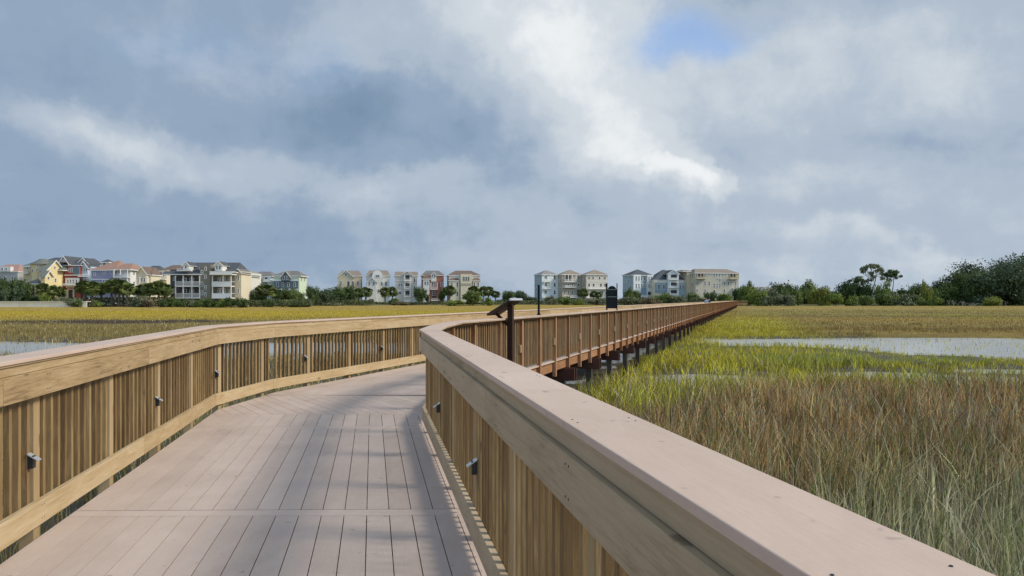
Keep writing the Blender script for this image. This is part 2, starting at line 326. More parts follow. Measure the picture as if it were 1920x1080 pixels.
def railing(path, posts, label, near_t, mats):
    root = empty('wooden_railing', (0, 0, 0)); tag(root, label, 'railing')
    pm, km = mats
    rail_strip(path, -.075, .165, 1.121, 1.145, 4.25, .004, 1.3).build('cap_rail', 'composite_cap', root, bevel=.003)
    rail_strip(path, -.064, .160, 1.107, 1.1205, 3.6, .003, .9).build('sub_rail', pm[0], root, bevel=.002)
    rail_strip(path, -.052, -.0005, 1.052, 1.1065, 2.82, .003, .7).build('trim_board', pm[0], root, bevel=.002)
    rail_strip(path, .0365, .058, 1.062, 1.1065, 2.82, .003, .7).build('outer_trim_board', pm[1], root, bevel=.002)
    rail_strip(path, -.072, -.0008, .892, 1.050, 2.82, .004, .72).build('top_board', pm[0], root, bevel=.003)
    rail_strip(path, -.0385, -.0008, .055, .212, 2.82, .004, .68).build('bottom_board', pm[0], root, bevel=.003)
    sw = MB()
    def screw(p, ax, rr=.0045):
        ax = Vector(ax); sw.tube(Vector(p), Vector(p)+ax*.0016, rr, rr*.8, 6)
    for t in posts:
        if t > 26: break
        p, d_, n, i = path.at(t)
        for dt in (-.018, .018):
            for zz in (.925, 1.02): q = p-n*.0722+d_*dt; screw((q[0], q[1], zz), (-n[0], -n[1], 0))
            for zz in (.09, .175): q = p-n*.0387+d_*dt; screw((q[0], q[1], zz), (-n[0], -n[1], 0))
            for k_ in (-.045, .13): q = p+n*k_+d_*(dt*1.6+.01); screw((q[0], q[1], 1.1451), (0, 0, 1), .003)
    sw.build('screws', 'dark_metal', root)
    # posts
    def ang(d_): return math.atan2(d_[1], d_[0])-math.pi/2
    def place(t, off=0):
        p, d_, n, i = path.at(t); q = p+n*off
        return (q[0], q[1], ang(d_), 0)
    near = [t for t in posts if t < near_t]; far = [t for t in posts if t >= near_t]
    def pb(z0):
        m = MB()
        s0, s1 = (0, .089) if path.side > 0 else (-.089, 0)
        m.box(s0, s1, -.0445, .0445, z0, 1.1065, axis=2); return m
    repeat('post', [place(t) for t in near], pb(-.39), root, pm[2], 60)
    repeat('post', [place(t) for t in far], pb(-.39), root, pm[1], 100-len([t for t in near]))
    # balusters
    def bb():
        m = MB(); s0, s1 = (.0, .0355) if path.side > 0 else (-.0355, 0)
        m.box(s0, s1, -.018, .018, .06, 1.06, axis=2); return m
    bn, bf = [], []
    for a, b in zip(posts, posts[1:]):
        k = 12 if b-a > 1.34 else 11
        for j in range(1, k):
            t = a+(b-a)*j/k
            if any(abs(t-c) < .03 for c in path.cum): continue
            (bn if t < near_t else bf).append(place(t+random.uniform(-.003, .003)))
    nb = min(100, len(bn)) if path.side > 0 else 100
    if path.side > 0: repeat('baluster', bn, bb(), root, km[0], 55); repeat('baluster', bf, bb(), root, km[1], 45)
    else: repeat('baluster', bn+bf, bb(), root, km[0], 100)
    # step lights beside every second post
    lm = MB(); sg = path.side
    for k, t in enumerate(posts):
        if k % 2 == (0 if sg > 0 else 1) or t > 120: continue
        p, d_, n, i = path.at(t-.115); a = ang(d_); z = .48
        body = MB(); s = -1 if sg > 0 else 1
        x0, x1 = sorted((-s*.004, -s*-.052)); 
        x0, x1 = sorted((s*.002, s*.034)); body.box(x0, x1, -.022, .022, z-.045, z+.035)
        o = body.build('step_light', 'dark_metal', root, bevel=.004); o.location = (p[0], p[1], 0); o.rotation_euler = (0, 0, a)
        hm = MB(); h0, h1 = s*.0, s*.062
        c = [(h0, -.028, z+.044), (h1, -.028, z+.002), (h1, -.028, z+.008), (h0, -.028, z+.051)]; c += [(q[0], .028, q[2]) for q in c]
        hm.hexa(c); hd = hm.build('hood', 'gray_metal', o)
        bk = MB(); x0, x1 = sorted((-s*.037, -s*.085)); bk.box(x0, x1, -.036, .036, z-.085, z+.075); bk.build('back_plate', 'post_wood', o)
    return root
pathR, pathL = Path(RP, 1), Path(LP, -1)
# post stations
tR0 = pathR.t_at_y(18.4); stR = []
t = pathR.t_at_y(2.18)
while t-1.27 > 0: t -= 1.27
while t < pathR.t_at_y(8.95): stR.append(t); t += 1.27
k = 0
while tR0-(k+1)*1.41 > stR[-1]+.8: k += 1
t = tR0-k*1.41
while t < pathR.L-.1: stR.append(t); t += 1.41
stR[-1] = pathR.L-.06
stL = []; t = pathL.t_at_y(4.83)
while t-1.41 > 0: t -= 1.41
while t < pathL.L-.1: stL.append(t); t += 1.41
railing(pathR, stR, 'wooden railing on the right side of the boardwalk, its wide cap filling the foreground', pathR.t_at_y(9.3),
        (('pine_gray', 'red_pine', 'post_wood'), ('picket_wood', 'brown_picket')))
railing(pathL, stL, 'sunlit wooden railing along the left side of the boardwalk, bending where the walk turns', 1e9,
        (('pine', 'pine', 'post_wood'), ('picket_wood', 'picket_wood')))
# ------------------------------------------------------------------ the walk: deck, fascia, beams, piles
bw = empty('boardwalk', (0, 0, 0)); tag(bw, 'long raised boardwalk of pinkish grey deck boards on piles across the marsh', 'boardwalk')
def clip(poly, a, b):
    """keep the part of a convex polygon left of the line a->b"""
    out = []; d_ = (b[0]-a[0], b[1]-a[1])
    def sd_(p): return d_[0]*(p[1]-a[1])-d_[1]*(p[0]-a[0])
    for i in range(len(poly)):
        p, q = poly[i], poly[(i+1) % len(poly)]; sp, sq = sd_(p), sd_(q)
        if sp >= 0: out.append(p)
        if (sp > 0 > sq) or (sp < 0 < sq):
            t_ = sp/(sp-sq); out.append((p[0]+(q[0]-p[0])*t_, p[1]+(q[1]-p[1])*t_))
    return out
deck = MB()
def slab(poly, dirn, z0=-.026, z1=0):
    if len(poly) < 3: return
    v = random.random(); d_ = V2(dirn); n = V2((-d_[1], d_[0]))
    if np.ptp([np.dot(V2(p), n) for p in poly]) < .012 or np.ptp([np.dot(V2(p), d_) for p in poly]) < .02: return
    uv = [(float(np.dot(V2(p), d_)), float(np.dot(V2(p), n))) for p in poly]
    deck.poly([(*p, z1) for p in poly], uv, v)
    for i in range(len(poly)):
        p, q = poly[i], poly[(i+1) % len(poly)]; deck.poly([(*q, z1), (*p, z1), (*p, z0), (*q, z0)], [uv[(i+1) % len(poly)], uv[i], (uv[i][0], uv[i][1]+.02), (uv[(i+1) % len(poly)][0], uv[(i+1) % len(poly)][1]+.02)], v)
def boards(poly, dirn, pitch=.155, gap=.006, phase=0.0):
    d_ = V2(dirn); d_ = d_/np.linalg.norm(d_); n = V2((-d_[1], d_[0])); vals = [float(np.dot(V2(p), n)) for p in poly]
    k = math.floor((min(vals)-phase)/pitch)
    while phase+k*pitch < max(vals):
        a = phase+k*pitch+gap/2; b = phase+(k+1)*pitch-gap/2; q = poly
        pa = n*a; q = clip(q, pa, pa+d_) ; pb_ = n*b; q = clip(q, pb_+d_, pb_) if len(q) > 2 else q
        slab(q, d_); k += 1
def ccw(p):
    a = sum(p[i][0]*p[(i+1) % len(p)][1]-p[(i+1) % len(p)][0]*p[i][1] for i in range(len(p)))
    return p if a > 0 else p[::-1]
def shrink_end(qr, ql, d_, g): return qr, ql
def Ly(y):   # deck edges (a little outside the inner post faces)
    t_ = pathL.t_at_y(y); p, dd, n, i = pathL.at(t_); return p-n*.062
def Ry(y):
    t_ = pathR.t_at_y(y); p, dd, n, i = pathR.at(t_); return p+n*.0
d1 = V2((-.1838, .983)); dS = V2((SL, 1)); dS /= np.linalg.norm(dS); cs = .02   # cross boards almost square to the view
def cross(y): return (Ry(y+.02), Ly(y-.04))          # right end, left end
def section(a, b, dirn, phase=-.797+.0):
    A, Bq = cross(a), cross(b); g = .004
    up = V2((0, g)); poly = [tuple(A[1]+up), tuple(A[0]+up), tuple(Bq[0]-up), tuple(Bq[1]-up)]
    # add bend corners if any lie between
    boards(ccw(poly), dirn, phase=phase)
def crossboard(y, wd=.14, n_=1):
    for j in range(n_):
        A, Bq = cross(y+j*(wd+.006)), cross(y+j*(wd+.006)+wd); dd = A[0]-A[1]; dd /= np.linalg.norm(dd)
        slab(ccw([tuple(A[1]), tuple(A[0]), tuple(Bq[0]), tuple(Bq[1])]), dd)
n1_ = V2((-d1[1], d1[0])); ph = float(np.dot(V2((-.797, 4.054)), n1_))
edges = [-1.95, 1.02, 5.19, 8.70]
for a, b in zip(edges, edges[1:]):
    crossboard(a); section(a+.146, b, d1, ph)
# bend: short panel, then angled panels
crossboard(8.70)
for a, b, dd in [(8.846, 9.75, d1)]:
    A, Bq = [Ry(a+.02), Ly(a-.04)], [Ry(b), Ly(b)]
    boards(ccw([tuple(A[1]), tuple(A[0]), tuple(Ry(8.97)), tuple(Bq[0]), tuple(Bq[1])]), dd, phase=ph)
dm = V2((.10, 1)); dm /= np.linalg.norm(dm)
A0, A1 = Ry(9.754), Ly(9.754)
q = [A0, Ry(10.3), Ry(11.6), Ly(12.0), Ly(10.2), A1]
boards(ccw([tuple(A0), tuple(Ry(10.3)), tuple(Ry(11.6)), tuple(Ly(11.75)), tuple(Ly(10.2)), tuple(A1)]), V2((-.55, .83)))
crossboard(11.75)
boards(ccw([tuple(Ly(11.86)), tuple(Ly(12.1)), tuple(Ly(14.0)), tuple(Ry(13.3)), tuple(Ry(12.3)), tuple(Ry(11.93))]), dS)
y = 13.3
P0r, P0l = Ry(13.3), Ly(14.0)
dirS = dS; tt = 0
while P0r[1] < ENDY-5:
    Lc = 4.2
    Qr, Ql = P0r+dS*.14, P0l+dS*.14; slab(ccw([tuple(P0r), tuple(Qr), tuple(Ql), tuple(P0l)]), V2((dS[1], -dS[0])))
    Qr, Ql = Qr+dS*.005, Ql+dS*.005; Sr, Sl = P0r+dS*Lc, P0l+dS*Lc
    boards(ccw([tuple(Qr), tuple(Sr), tuple(Sl), tuple(Ql)]), dS, phase=float(np.dot(P0r, V2((-dS[1], dS[0])))))
    P0r, P0l = Sr+dS*.005, Sl+dS*.005
boards(ccw([tuple(P0r), tuple(pathR.P[4]), tuple(pathR.P[5]), tuple(pathL.P[4]), tuple(pathL.P[3]), tuple(P0l)]), dS)
deck.build('deck', 'composite_deck', bw)
for pth in (pathR, pathL):
    rail_strip(pth, -.045, -.0015, -.27, -.03 if pth is pathR else -.09, 4.2, .004, .4).build('rim_joist', 'red_pine' if pth is pathR else 'dark_beam', bw)
    if pth is pathR: rail_strip(pth, .0, .055, -.029, .002, 4.2, .006, .4).build('edge_strip', 'composite_cap', bw)
# inner joists
jm = MB()
for f_ in (.2, .4, .6, .8):
    PP = [tuple(V2(a)*(1-f_)+V2(b)*f_) for a, b in zip([RP[0], RP[1], RP[3], RP[4]], [LP[0], LP[1], LP[2], LP[3]])]
    for a, b in zip(PP, PP[1:]):
        dd = V2(b)-V2(a); dd /= np.linalg.norm(dd); n = V2((dd[1], -dd[0]))*.02
        c = [(*(V2(a)-n), -.27), (*(V2(a)+n), -.27), (*(V2(a)+n), -.03), (*(V2(a)-n), -.03)]; c += [(*(V2(b)-n), -.27), (*(V2(b)+n), -.27), (*(V2(b)+n), -.03), (*(V2(b)-n), -.03)]
        jm.hexa(c)
jm.build('joists', 'dark_beam', bw)
beams, piles = [], []
t = pathR.t_at_y(3.0)
while t < pathR.cum[4]-2:
    p, d_, n, i = pathR.at(t); 
    wl = 2.76
    q = p-n*wl; a = math.atan2(d_[1], d_[0])-math.pi/2
    beams.append((p[0], p[1], a, 0)); piles.append((*(p-n*.05), a, 0)); piles.append((*(q+n*.12), a, 0)); t += 3.4
bmm = MB(); bmm.box(-3.0, .30, -.13, -.085, -.60, -.275, axis=0); bmm.box(-3.0, .30, .085, .13, -.60, -.275, axis=0)
repeat('cross_beam', beams, bmm, bw, 'dark_beam', 80)
pmh = MB(); pmh.box(-.085, .085, -.083, .083, -2.2, -.30, axis=2)
repeat('pile', piles, pmh, bw, 'pile_wood', 100)

# ------------------------------------------------------------------ signs fixed on the right railing
def yaw(d_): return math.atan2(d_[1], d_[0])-math.pi/2
t = pathR.t_at_y(14.45); p, d_, n, i = pathR.at(t); q = p+n*.245
s1 = empty('interpretive_sign', (q[0], q[1], 0), yaw(d_)); tag(s1, 'tilted information lectern on a dark brown post outside the railing bend', 'sign')
m = MB(); m.box(-.052, .052, -.052, .052, -.9, 1.405, axis=2); m.build('post', 'sign_wood', s1, bevel=.006)
def slabt(x0, z0, x1, z1, y0, y1, th, off=0):
    dx_, dz_ = x1-x0, z1-z0; l = math.hypot(dx_, dz_); nx, nz = -dz_/l, dx_/l
    a = [(x0+nx*off, z0+nz*off), (x1+nx*off, z1+nz*off)]; mm = MB()
    c = [(a[0][0], y0, a[0][1]), (a[0][0]+nx*th, y0, a[0][1]+nz*th), (a[0][0]+nx*th, y1, a[0][1]+nz*th), (a[0][0], y1, a[0][1])]
    c2 = [(a[1][0], y0, a[1][1]), (a[1][0]+nx*th, y0, a[1][1]+nz*th), (a[1][0]+nx*th, y1, a[1][1]+nz*th), (a[1][0], y1, a[1][1])]
    mm.hexa(c+c2); return mm
slabt(-.36, 1.195, .10, 1.475, -.34, .40, .035).build('backing_board', 'sign_wood', s1, bevel=.004)
slabt(-.34, 1.209, .08, 1.463, -.31, .37, .006, .036).build('panel', 'panel_face', s1)
slabt(.10, 1.4755, .125, 1.491, -.35, .41, .045).build('rail', 'gray_metal', s1)
m = MB(); m.hexa([(-.30, -.03, 1.205), (-.30, .03, 1.205), (-.27, .03, 1.245), (-.27, -.03, 1.245), (-.07, -.03, 1.0), (-.07, .03, 1.0), (-.07, .03, 1.06), (-.07, -.03, 1.06)]); m.build('brace', 'sign_wood', s1)
t = pathR.t_at_y(17.25); p, d_, n, i = pathR.at(t); q = p-n*.02
s2 = empty('sign_pole', (q[0], q[1], 1.145), yaw(d_)); tag(s2, 'thin black pole standing on the railing cap near the tilted lectern', 'pole')
m = MB(); m.box(-.022, .022, -.022, .022, .012, .70, axis=2); m.build('pole', 'black_metal', s2, bevel=.003)
m = MB(); m.box(-.045, .045, -.045, .045, 0, .013); m.box(-.03, .03, -.03, .03, .013, .05); m.build('flange', 'black_metal', s2, bevel=.003)
t = pathR.t_at_y(26.2); p, d_, n, i = pathR.at(t); q = p-n*.0
s3 = empty('notice_board', (q[0], q[1], 1.145), 0); tag(s3, 'black two-post notice board with an arched top standing above the railing', 'sign')
for sx in (-1, 1):
    m = MB(); w_ = .05 if sx < 0 else .028; xc = sx*.18
    m.box(xc-w_/2-.008, xc+w_/2+.008, -.04, .04, 0, .02); m.box(xc-w_/2, xc+w_/2, -.03, .03, .02, .93, axis=2); m.build('post', 'black_metal', s3, bevel=.004)
m = MB(); m.box(-.154, .163, -.018, .018, .05, .70); 
arc = [(.004+.15*math.cos(a), .70+.14*math.sin(a)) for a in [math.pi*k_/14 for k_ in range(15)]]
m.poly([(x, -.018, z) for x, z in arc]); m.poly([(x, .018, z) for x, z in arc[::-1]])
for a, b in zip(arc, arc[1:]): m.poly([(a[0], -.018, a[1]), (a[0], .018, a[1]), (b[0], .018, b[1]), (b[0], -.018, b[1])])
m.build('panel', 'panel_dark', s3)
m = MB(); m.box(-.152, .161, -.026, -.0185, .445, .47); m.box(-.152, .161, -.026, -.0185, .70, .722); m.build('trim_bar', 'panel_line', s3)

# ------------------------------------------------------------------ noise and marsh maps
_lat = np.random.default_rng(5).random((256, 256))
def vnoise(x, y):
    xi, yi = np.floor(x).astype(int), np.floor(y).astype(int); fx, fy = x-xi, y-yi; fx = fx*fx*(3-2*fx); fy = fy*fy*(3-2*fy)
    g = lambda a, b: _lat[a & 255, b & 255]
    return (g(xi, yi)*(1-fx)+g(xi+1, yi)*fx)*(1-fy)+(g(xi, yi+1)*(1-fx)+g(xi+1, yi+1)*fx)*fy
def fbm(x, y, s, o=4):
    r_ = 0; a = 1; tot = 0
    for k_ in range(o): r_ = r_+a*vnoise(x/s*2**k_+17*k_, y/s*2**k_+31*k_); tot += a; a *= .5
    return r_/tot
def sstep(a, b, x): t_ = np.clip((x-a)/(b-a), 0, 1); return t_*t_*(3-2*t_)
def water(x, y):
    """1 where the creek and pools stand open"""
    r_ = x/np.maximum(y, 1)
    n_ = fbm(x, y, 9); n2_ = fbm(x+50, y, 2.5, 3)
    lx = x > .32*y-4.5
    # right creek
    c = 49-1.0*np.clip((x-22)/20, 0, 1); top = np.interp(x, [10, 20, 25, 30, 60], [55, 55.5, 57, 61, 60]); bot = np.interp(x, [10, 16, 22, 26, 34], [50, 47.5, 42, 36, 32.5])
    a = sstep(-1.5, 1.5, (top-y)+(n_-.5)*9+(n2_-.5)*6)*sstep(-1.2, 1.2, (y-bot)+(n_-.5)*7+(n2_-.5)*6)*sstep(12, 15, x+(n_-.5)*4)*sstep(.18, .34, n2_+.25*sstep(20, 27, x))
    # left creek
    b = sstep(-2, 2, (51-y)+(n_-.5)*8)*sstep(-2, 2, (y-(39-.10*(x+30)))+(n_-.5)*9+(n2_-.5)*3)*(x < .32*y-6.0)
    b = b*sstep(-48, -42, x)
    u = sstep(.45, .6, fbm(x+9, y+3, 4))*(np.abs(x-(.32*y-8.6)) < 2.6)*(y > 15)*(y < 34)*.85
    p_ = 0
    for cx, cy, rx, ry in [(7.0, 28.0, 3.0, 1.9), (14.5, 29.5, 3.2, 1.5), (18, 27.5, 2.6, 1.5), (20.6, 31.0, 2.2, 1.2)]:
        p_ = np.maximum(p_, sstep(1.25, .75, np.hypot((x-cx)/rx, (y-cy)/ry)+(n2_-.5)*.8))
    return np.clip(np.maximum(np.maximum(a, b), np.maximum(p_, u)), 0, 1)
def gcol(x, y):
    """colour of the vegetation growing at a place"""
    n_ = fbm(x, y, 14)[:, None]; n2_ = fbm(x+90, y-40, 5, 3)[:, None]; n3 = fbm(x*.25+7, y+11, 22)[:, None]; X = x[:, None]; Y = y[:, None]
    silver = V2((.48,.51,.31)); brown = V2((.37,.245,.10)); red = V2((.44,.26,.11)); yg = V2((.52,.47,.045)); olive = V2((.27,.215,.08)); gold = V2((.37,.265,.085)); grn = V2((.37,.39,.055)); dark = V2((.10,.08,.06))
    right = X > .32*Y-5
    near = brown+(red-brown)*np.maximum(sstep(.42, .62, n2_), .6*sstep(12, 16, Y))
    s_ = sstep(12.5, 8.5, Y+(n_-.5)*5-.18*(X-4)); near = near+(silver-near)*s_*.75
    lim = 24-6.5*sstep(9, 2, X)+(n_-.5)*3
    g_ = sstep(-.8, .8, Y-lim)*right
    green = yg+(grn-yg)*sstep(.45, .7, n2_)
    c = near+(green-near)*g_
    far = olive+(gold-olive)*sstep(.46, .62, n3)*.8; far = far+(grn-far)*sstep(.55, .72, n_)*.25
    far = far*(1-.22*sstep(80, 66, Y)); hi = sstep(150, 230, Y); far = far+(V2((.40,.31,.10))-far)*hi*.6
    cl = sstep(9, 1.5, np.abs(X-.32*Y+1))*sstep(170, 60, Y); far = far+(yg*.75-far)*cl*.85*right
    f2 = sstep(53, 60, Y)*right; c = c+(far-c)*f2
    lf = (~right)
    yo = V2((.42,.32,.04)); lc = olive*.95+(yo-olive*.9)*sstep(75, 125, Y+(n3-.5)*60); gl = gold*1.1; lc = lc+(gl-lc)*sstep(160, 215, Y)*.7; lc = lc+(gl-lc)*sstep(.5, .64, n3)*.4
    dk = sstep(1.25, .8, np.hypot((X+46)/13, (Y-88)/7)+(n2_-.5)*.8); lc = lc+(dark-lc)*dk
    c = np.where(lf, lc, c)
    return c
# ground, water, land
def grid(name, xs, ys, zf, matname, colf=None, parent=None):
    X, Y = np.meshgrid(xs, ys); X, Y = X.ravel(), Y.ravel(); Z = zf(X, Y); nx, ny = len(xs), len(ys)
    me = bpy.data.meshes.new(name); V = np.stack([X, Y, Z], 1)
    i = (np.arange(ny-1)[:, None]*nx+np.arange(nx-1)[None]).ravel(); Fq = np.stack([i, i+1, i+nx+1, i+nx], 1)
    me.vertices.add(len(V)); me.vertices.foreach_set('co', V.ravel()); me.loops.add(Fq.size); me.loops.foreach_set('vertex_index', Fq.ravel().astype(np.int32))
    me.polygons.add(len(Fq)); me.polygons.foreach_set('loop_start', np.arange(0, Fq.size, 4, dtype=np.int32))
    me.polygons.foreach_set('use_smooth', np.ones(len(Fq), bool))
    if colf is not None:
        cc = np.ones((len(V), 4)); cc[:, :3] = colf(X, Y); a = me.attributes.new('col', 'FLOAT_COLOR', 'POINT'); a.data.foreach_set('color', cc.ravel().astype(np.float32))
    me.materials.append(MATS[matname]); me.update(); me.validate(); o = bpy.data.objects.new(name, me); C.objects.link(o); return o
m_, t_, p_ = mat('mud'); tcx = t_.n('ShaderNodeNewGeometry'); nn = t_.noise(tcx.outputs['Position'], 3, 6, .65).outputs[0]
t_.put(p_.inputs['Base Color'], t_.ramp(nn, [(.3, (.035,.03,.02)), (.7, (.09,.075,.045))])); p_.inputs['Roughness'].default_value = .7; bump(t_, p_, nn, .6, .08)
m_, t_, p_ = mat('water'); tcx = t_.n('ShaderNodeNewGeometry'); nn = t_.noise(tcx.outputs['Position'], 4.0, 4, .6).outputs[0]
p_.inputs['Base Color'].default_value = (.42,.425,.41,1); p_.inputs['Roughness'].default_value = .14; p_.inputs['IOR'].default_value = 1.33; p_.inputs['Specular IOR Level'].default_value = .8; bump(t_, p_, nn, .8, .04)  # base colour is milky silt, lightened further to stand in for reflected sky
m_, t_, p_ = mat('marsh'); at = t_.n('ShaderNodeAttribute', attribute_name='col'); tcx = t_.n('ShaderNodeNewGeometry')
nn = t_.noise(tcx.outputs['Position'], .9, 7, .75).outputs[0]; n2n = t_.noise(t_.v('MULTIPLY', tcx.outputs['Position'], (.12, .35, 1)), 1, 6, .7).outputs[0]
k_ = t_.m('ADD', t_.m('MULTIPLY', t_.m('SUBTRACT', nn, .5), 1.3), t_.m('ADD', .84, t_.m('MULTIPLY', t_.m('SUBTRACT', n2n, .5), .9)))
t_.put(p_.inputs['Base Color'], t_.v('SCALE', at.outputs['Color'])); vs = t_.t.nodes[-1]
t_.put([n_ for n_ in t_.t.nodes if n_.type == 'VECT_MATH' and n_.operation == 'SCALE'][0].inputs['Scale'], k_)
p_.inputs['Roughness'].default_value = .9; p_.inputs['Specular IOR Level'].default_value = .05; bump(t_, p_, nn, .8, .25)
plain('land', (.13,.13,.055), .95, var=.35, scale=.2)
tag(grid('ground', np.linspace(-2600, 2600, 60), np.linspace(-300, 4000, 60), lambda x, y: -1.85+0*x, 'mud'), kind='structure')
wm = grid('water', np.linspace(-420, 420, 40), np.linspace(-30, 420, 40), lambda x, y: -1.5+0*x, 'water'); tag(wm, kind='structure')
def mudz(x, y):
    w_ = water(x, y); return -1.44-.22*w_-.2*sstep(.3, .9, w_)*0+(fbm(x, y, 1.5, 3)-.5)*.08
tag(grid('marsh_mud', np.linspace(-95, 95, 380), np.linspace(-12, 64, 300), mudz, 'mud'), kind='structure')
def shore(x):   # how far away the marsh ends
    return np.interp(x, [-260, -120, -70, -20, 40, 95, 120, 260], [236, 238, 290, 330, 335, 300, 288, 288])
def canz(x, y):
    return -1.52+.42*sstep(58, 64, y)+(fbm(x, y, 3, 3)-.5)*.16+.25*sstep(-40, 0, y-shore(x))
tag(grid('marsh_ground', np.linspace(-300, 300, 420), np.linspace(57, 345, 380), canz, 'marsh', gcol), kind='structure')
def landz(x, y):
    e = y-shore(x); return -1.9+1.35*sstep(-1, 10, e)+.5*sstep(8, 30, e)+(fbm(x, y, 12)-.5)*.4
tag(grid('land', np.linspace(-700, 700, 280), np.linspace(225, 900, 150), landz, 'land'), kind='structure')
# grass: blades as one mesh per stand
def blades(name, xs, ys, z0, h, wd, cols, label, lean=.35, seg=2, cat='grass'):
    N = len(xs); a = rng.random(N)*2*np.pi; la = a+rng.normal(0, .5, N); ln = np.abs(rng.normal(0, lean, N))*h
    side = np.stack([np.cos(a), np.sin(a), 0*a], 1)*wd[:, None]/2; le = np.stack([np.cos(la), np.sin(la), 0*la], 1)*ln[:, None]
    b = np.stack([xs, ys, z0], 1); up = np.array([0, 0, 1.])
    vs = []; ts = np.linspace(0, 1, seg+1)
    for t__ in ts[:-1]:
        c = b+le*(t__**2)+up*(h*t__*(1-.15*t__))[:, None]; ww = (1-.45*t__); vs += [c-side*ww, c+side*ww]
    tip = b+le+up*(h*.9)[:, None]; vs.append(tip)
    nv = len(vs); V = np.stack(vs, 1).reshape(-1, 3); base = np.arange(N)*nv
    q = []
    for s_ in range(seg-1): q.append(np.stack([base+2*s_, base+2*s_+1, base+2*s_+3, base+2*s_+2], 1))
    quads = np.concatenate(q).astype(np.int32) if q else np.zeros((0, 4), np.int32); tris = np.stack([base+nv-3, base+nv-2, base+nv-1], 1).astype(np.int32)
    me = bpy.data.meshes.new(name); me.vertices.add(len(V)); me.vertices.foreach_set('co', V.ravel())
    li = np.concatenate([quads.ravel(), tris.ravel()]); me.loops.add(len(li)); me.loops.foreach_set('vertex_index', li)
    st = np.concatenate([np.arange(len(quads))*4, len(quads)*4+np.arange(len(tris))*3]).astype(np.int32); me.polygons.add(len(st)); me.polygons.foreach_set('loop_start', st)
    cc = np.ones((N, nv, 4), np.float32); cc[:, :, :3] = cols[:, None, :]
    at_ = me.attributes.new('col', 'FLOAT_COLOR', 'POINT'); at_.data.foreach_set('color', cc.ravel())
    me.materials.append(MATS['grass_blades']); me.update(); me.validate(); o = bpy.data.objects.new(name, me); C.objects.link(o)
    tag(o, label, cat, kind='stuff'); return o
def scatter(x0, x1, y0, y1, dens):
    N = int((x1-x0)*(y1-y0)*dens); return rng.uniform(x0, x1, N), rng.uniform(y0, y1, N)
def offwalk(x, y):
    nearb = np.where(y < 9.5, (x > (.46-.187*(y-.96)+.22)) | (x < (-3.0-.187*(y-4.2)-.25)), True)
    mid = np.where((y >= 9.5) & (y < 13.5), (x > -.5) | (x < -4.4), True)
    far_ = np.where(y >= 13.5, (x > rs(y)-1.3) | (x < ls(y)-.45), True)
    return nearb & mid & far_
def stand(name, tiers, label, side, keep=None):
    Xs, Ys, Hs, Ws, Zs = [], [], [], [], []
    for (y0, y1, dens, wd, h0, h1) in tiers:
        if side == 'R': x, y = scatter(-1.2, .72*y1+2, y0, y1, dens); k_ = (x < .72*y+2.0) & (x > np.where(y < 12.3, -1.3, .32*y-5.2))
        else: x, y = scatter(-.72*y1-2, .32*y1-4, y0, y1, dens); k_ = (x > -.72*y-2) & (x < np.where(y < 12.3, -2.5, .32*y-6.5))
        k_ &= offwalk(x, y); x, y = x[k_], y[k_]
        wv = water(x, y) if y0 < 66 else np.zeros(len(x)); k_ = rng.random(len(x)) > wv*np.where(wv > .8, .965, .93)
        cl = fbm(x+3, y, .55, 2); k_ &= rng.random(len(x)) < .12+1.9*np.clip(cl-.25, 0, 1)
        x, y, wv = x[k_], y[k_], wv[k_]
        Xs.append(x); Ys.append(y); hh = rng.uniform(h0, h1, len(x))*(.75+.5*fbm(x, y, 3, 2))*(1-.35*wv)*(1-.4*sstep(24, 29, y)*sstep(15, 19, x)*(y < 42)); Hs.append(hh)
        Ws.append(wd*rng.uniform(.6, 1.4, len(x))); Zs.append(np.where(y < 58, -1.5, canz(x, y)-.05))
    x, y, h, wd, z = map(np.concatenate, (Xs, Ys, Hs, Ws, Zs))
    c = gcol(x, y); c = c*np.clip(np.exp(rng.normal(0, 1, len(x))*np.where(y < 34, .55, .24)-np.where(y < 34, .22, .0)), .15, 1.9)[:, None]*(np.where(y < 34, .62, .88)+np.where(y < 34, .76, .24)*sstep(.3, .7, fbm(x*1.6, y*1.6+9, 1.7, 3)))[:, None]
    dead = rng.random(len(x)) < np.where(y < 26, .2, .05); c[dead] = V2((.62,.54,.36))*rng.uniform(.6, 1.2, dead.sum())[:, None]
    grn_ = rng.random(len(x)) < np.where(y < 24, .16, 0); c[grn_] = V2((.20,.26,.08))*rng.uniform(.6, 1.3, grn_.sum())[:, None]
    return blades(name, x, y, z, h, wd, np.clip(c, 0, .8), label, lean=.38, seg=3)
stand('marsh_grass', [(1.5, 8, 330, .0105, .6, 1.2), (8, 14, 210, .015, .5, 1.15), (14, 25, 115, .021, .45, 1.0), (25, 36, 80, .03, .36, .58), (36, 66, 45, .035, .26, .46), (66, 120, 9, .06, .2, .32), (120, 180, 3, .10, .12, .26), (180, 285, 1.2, .14, .08, .22)],
      'brown and yellow green marsh grass right of the boardwalk', 'R')
stand('marsh_grass', [(5, 20, 90, .016, .5, .8), (20, 38, 45, .026, .4, .6), (38, 66, 36, .036, .26, .45), (66, 120, 8, .06, .2, .32), (120, 180, 3, .10, .12, .26), (180, 285, 1, .14, .08, .22)],
      'olive and golden marsh grass left of the boardwalk', 'L')

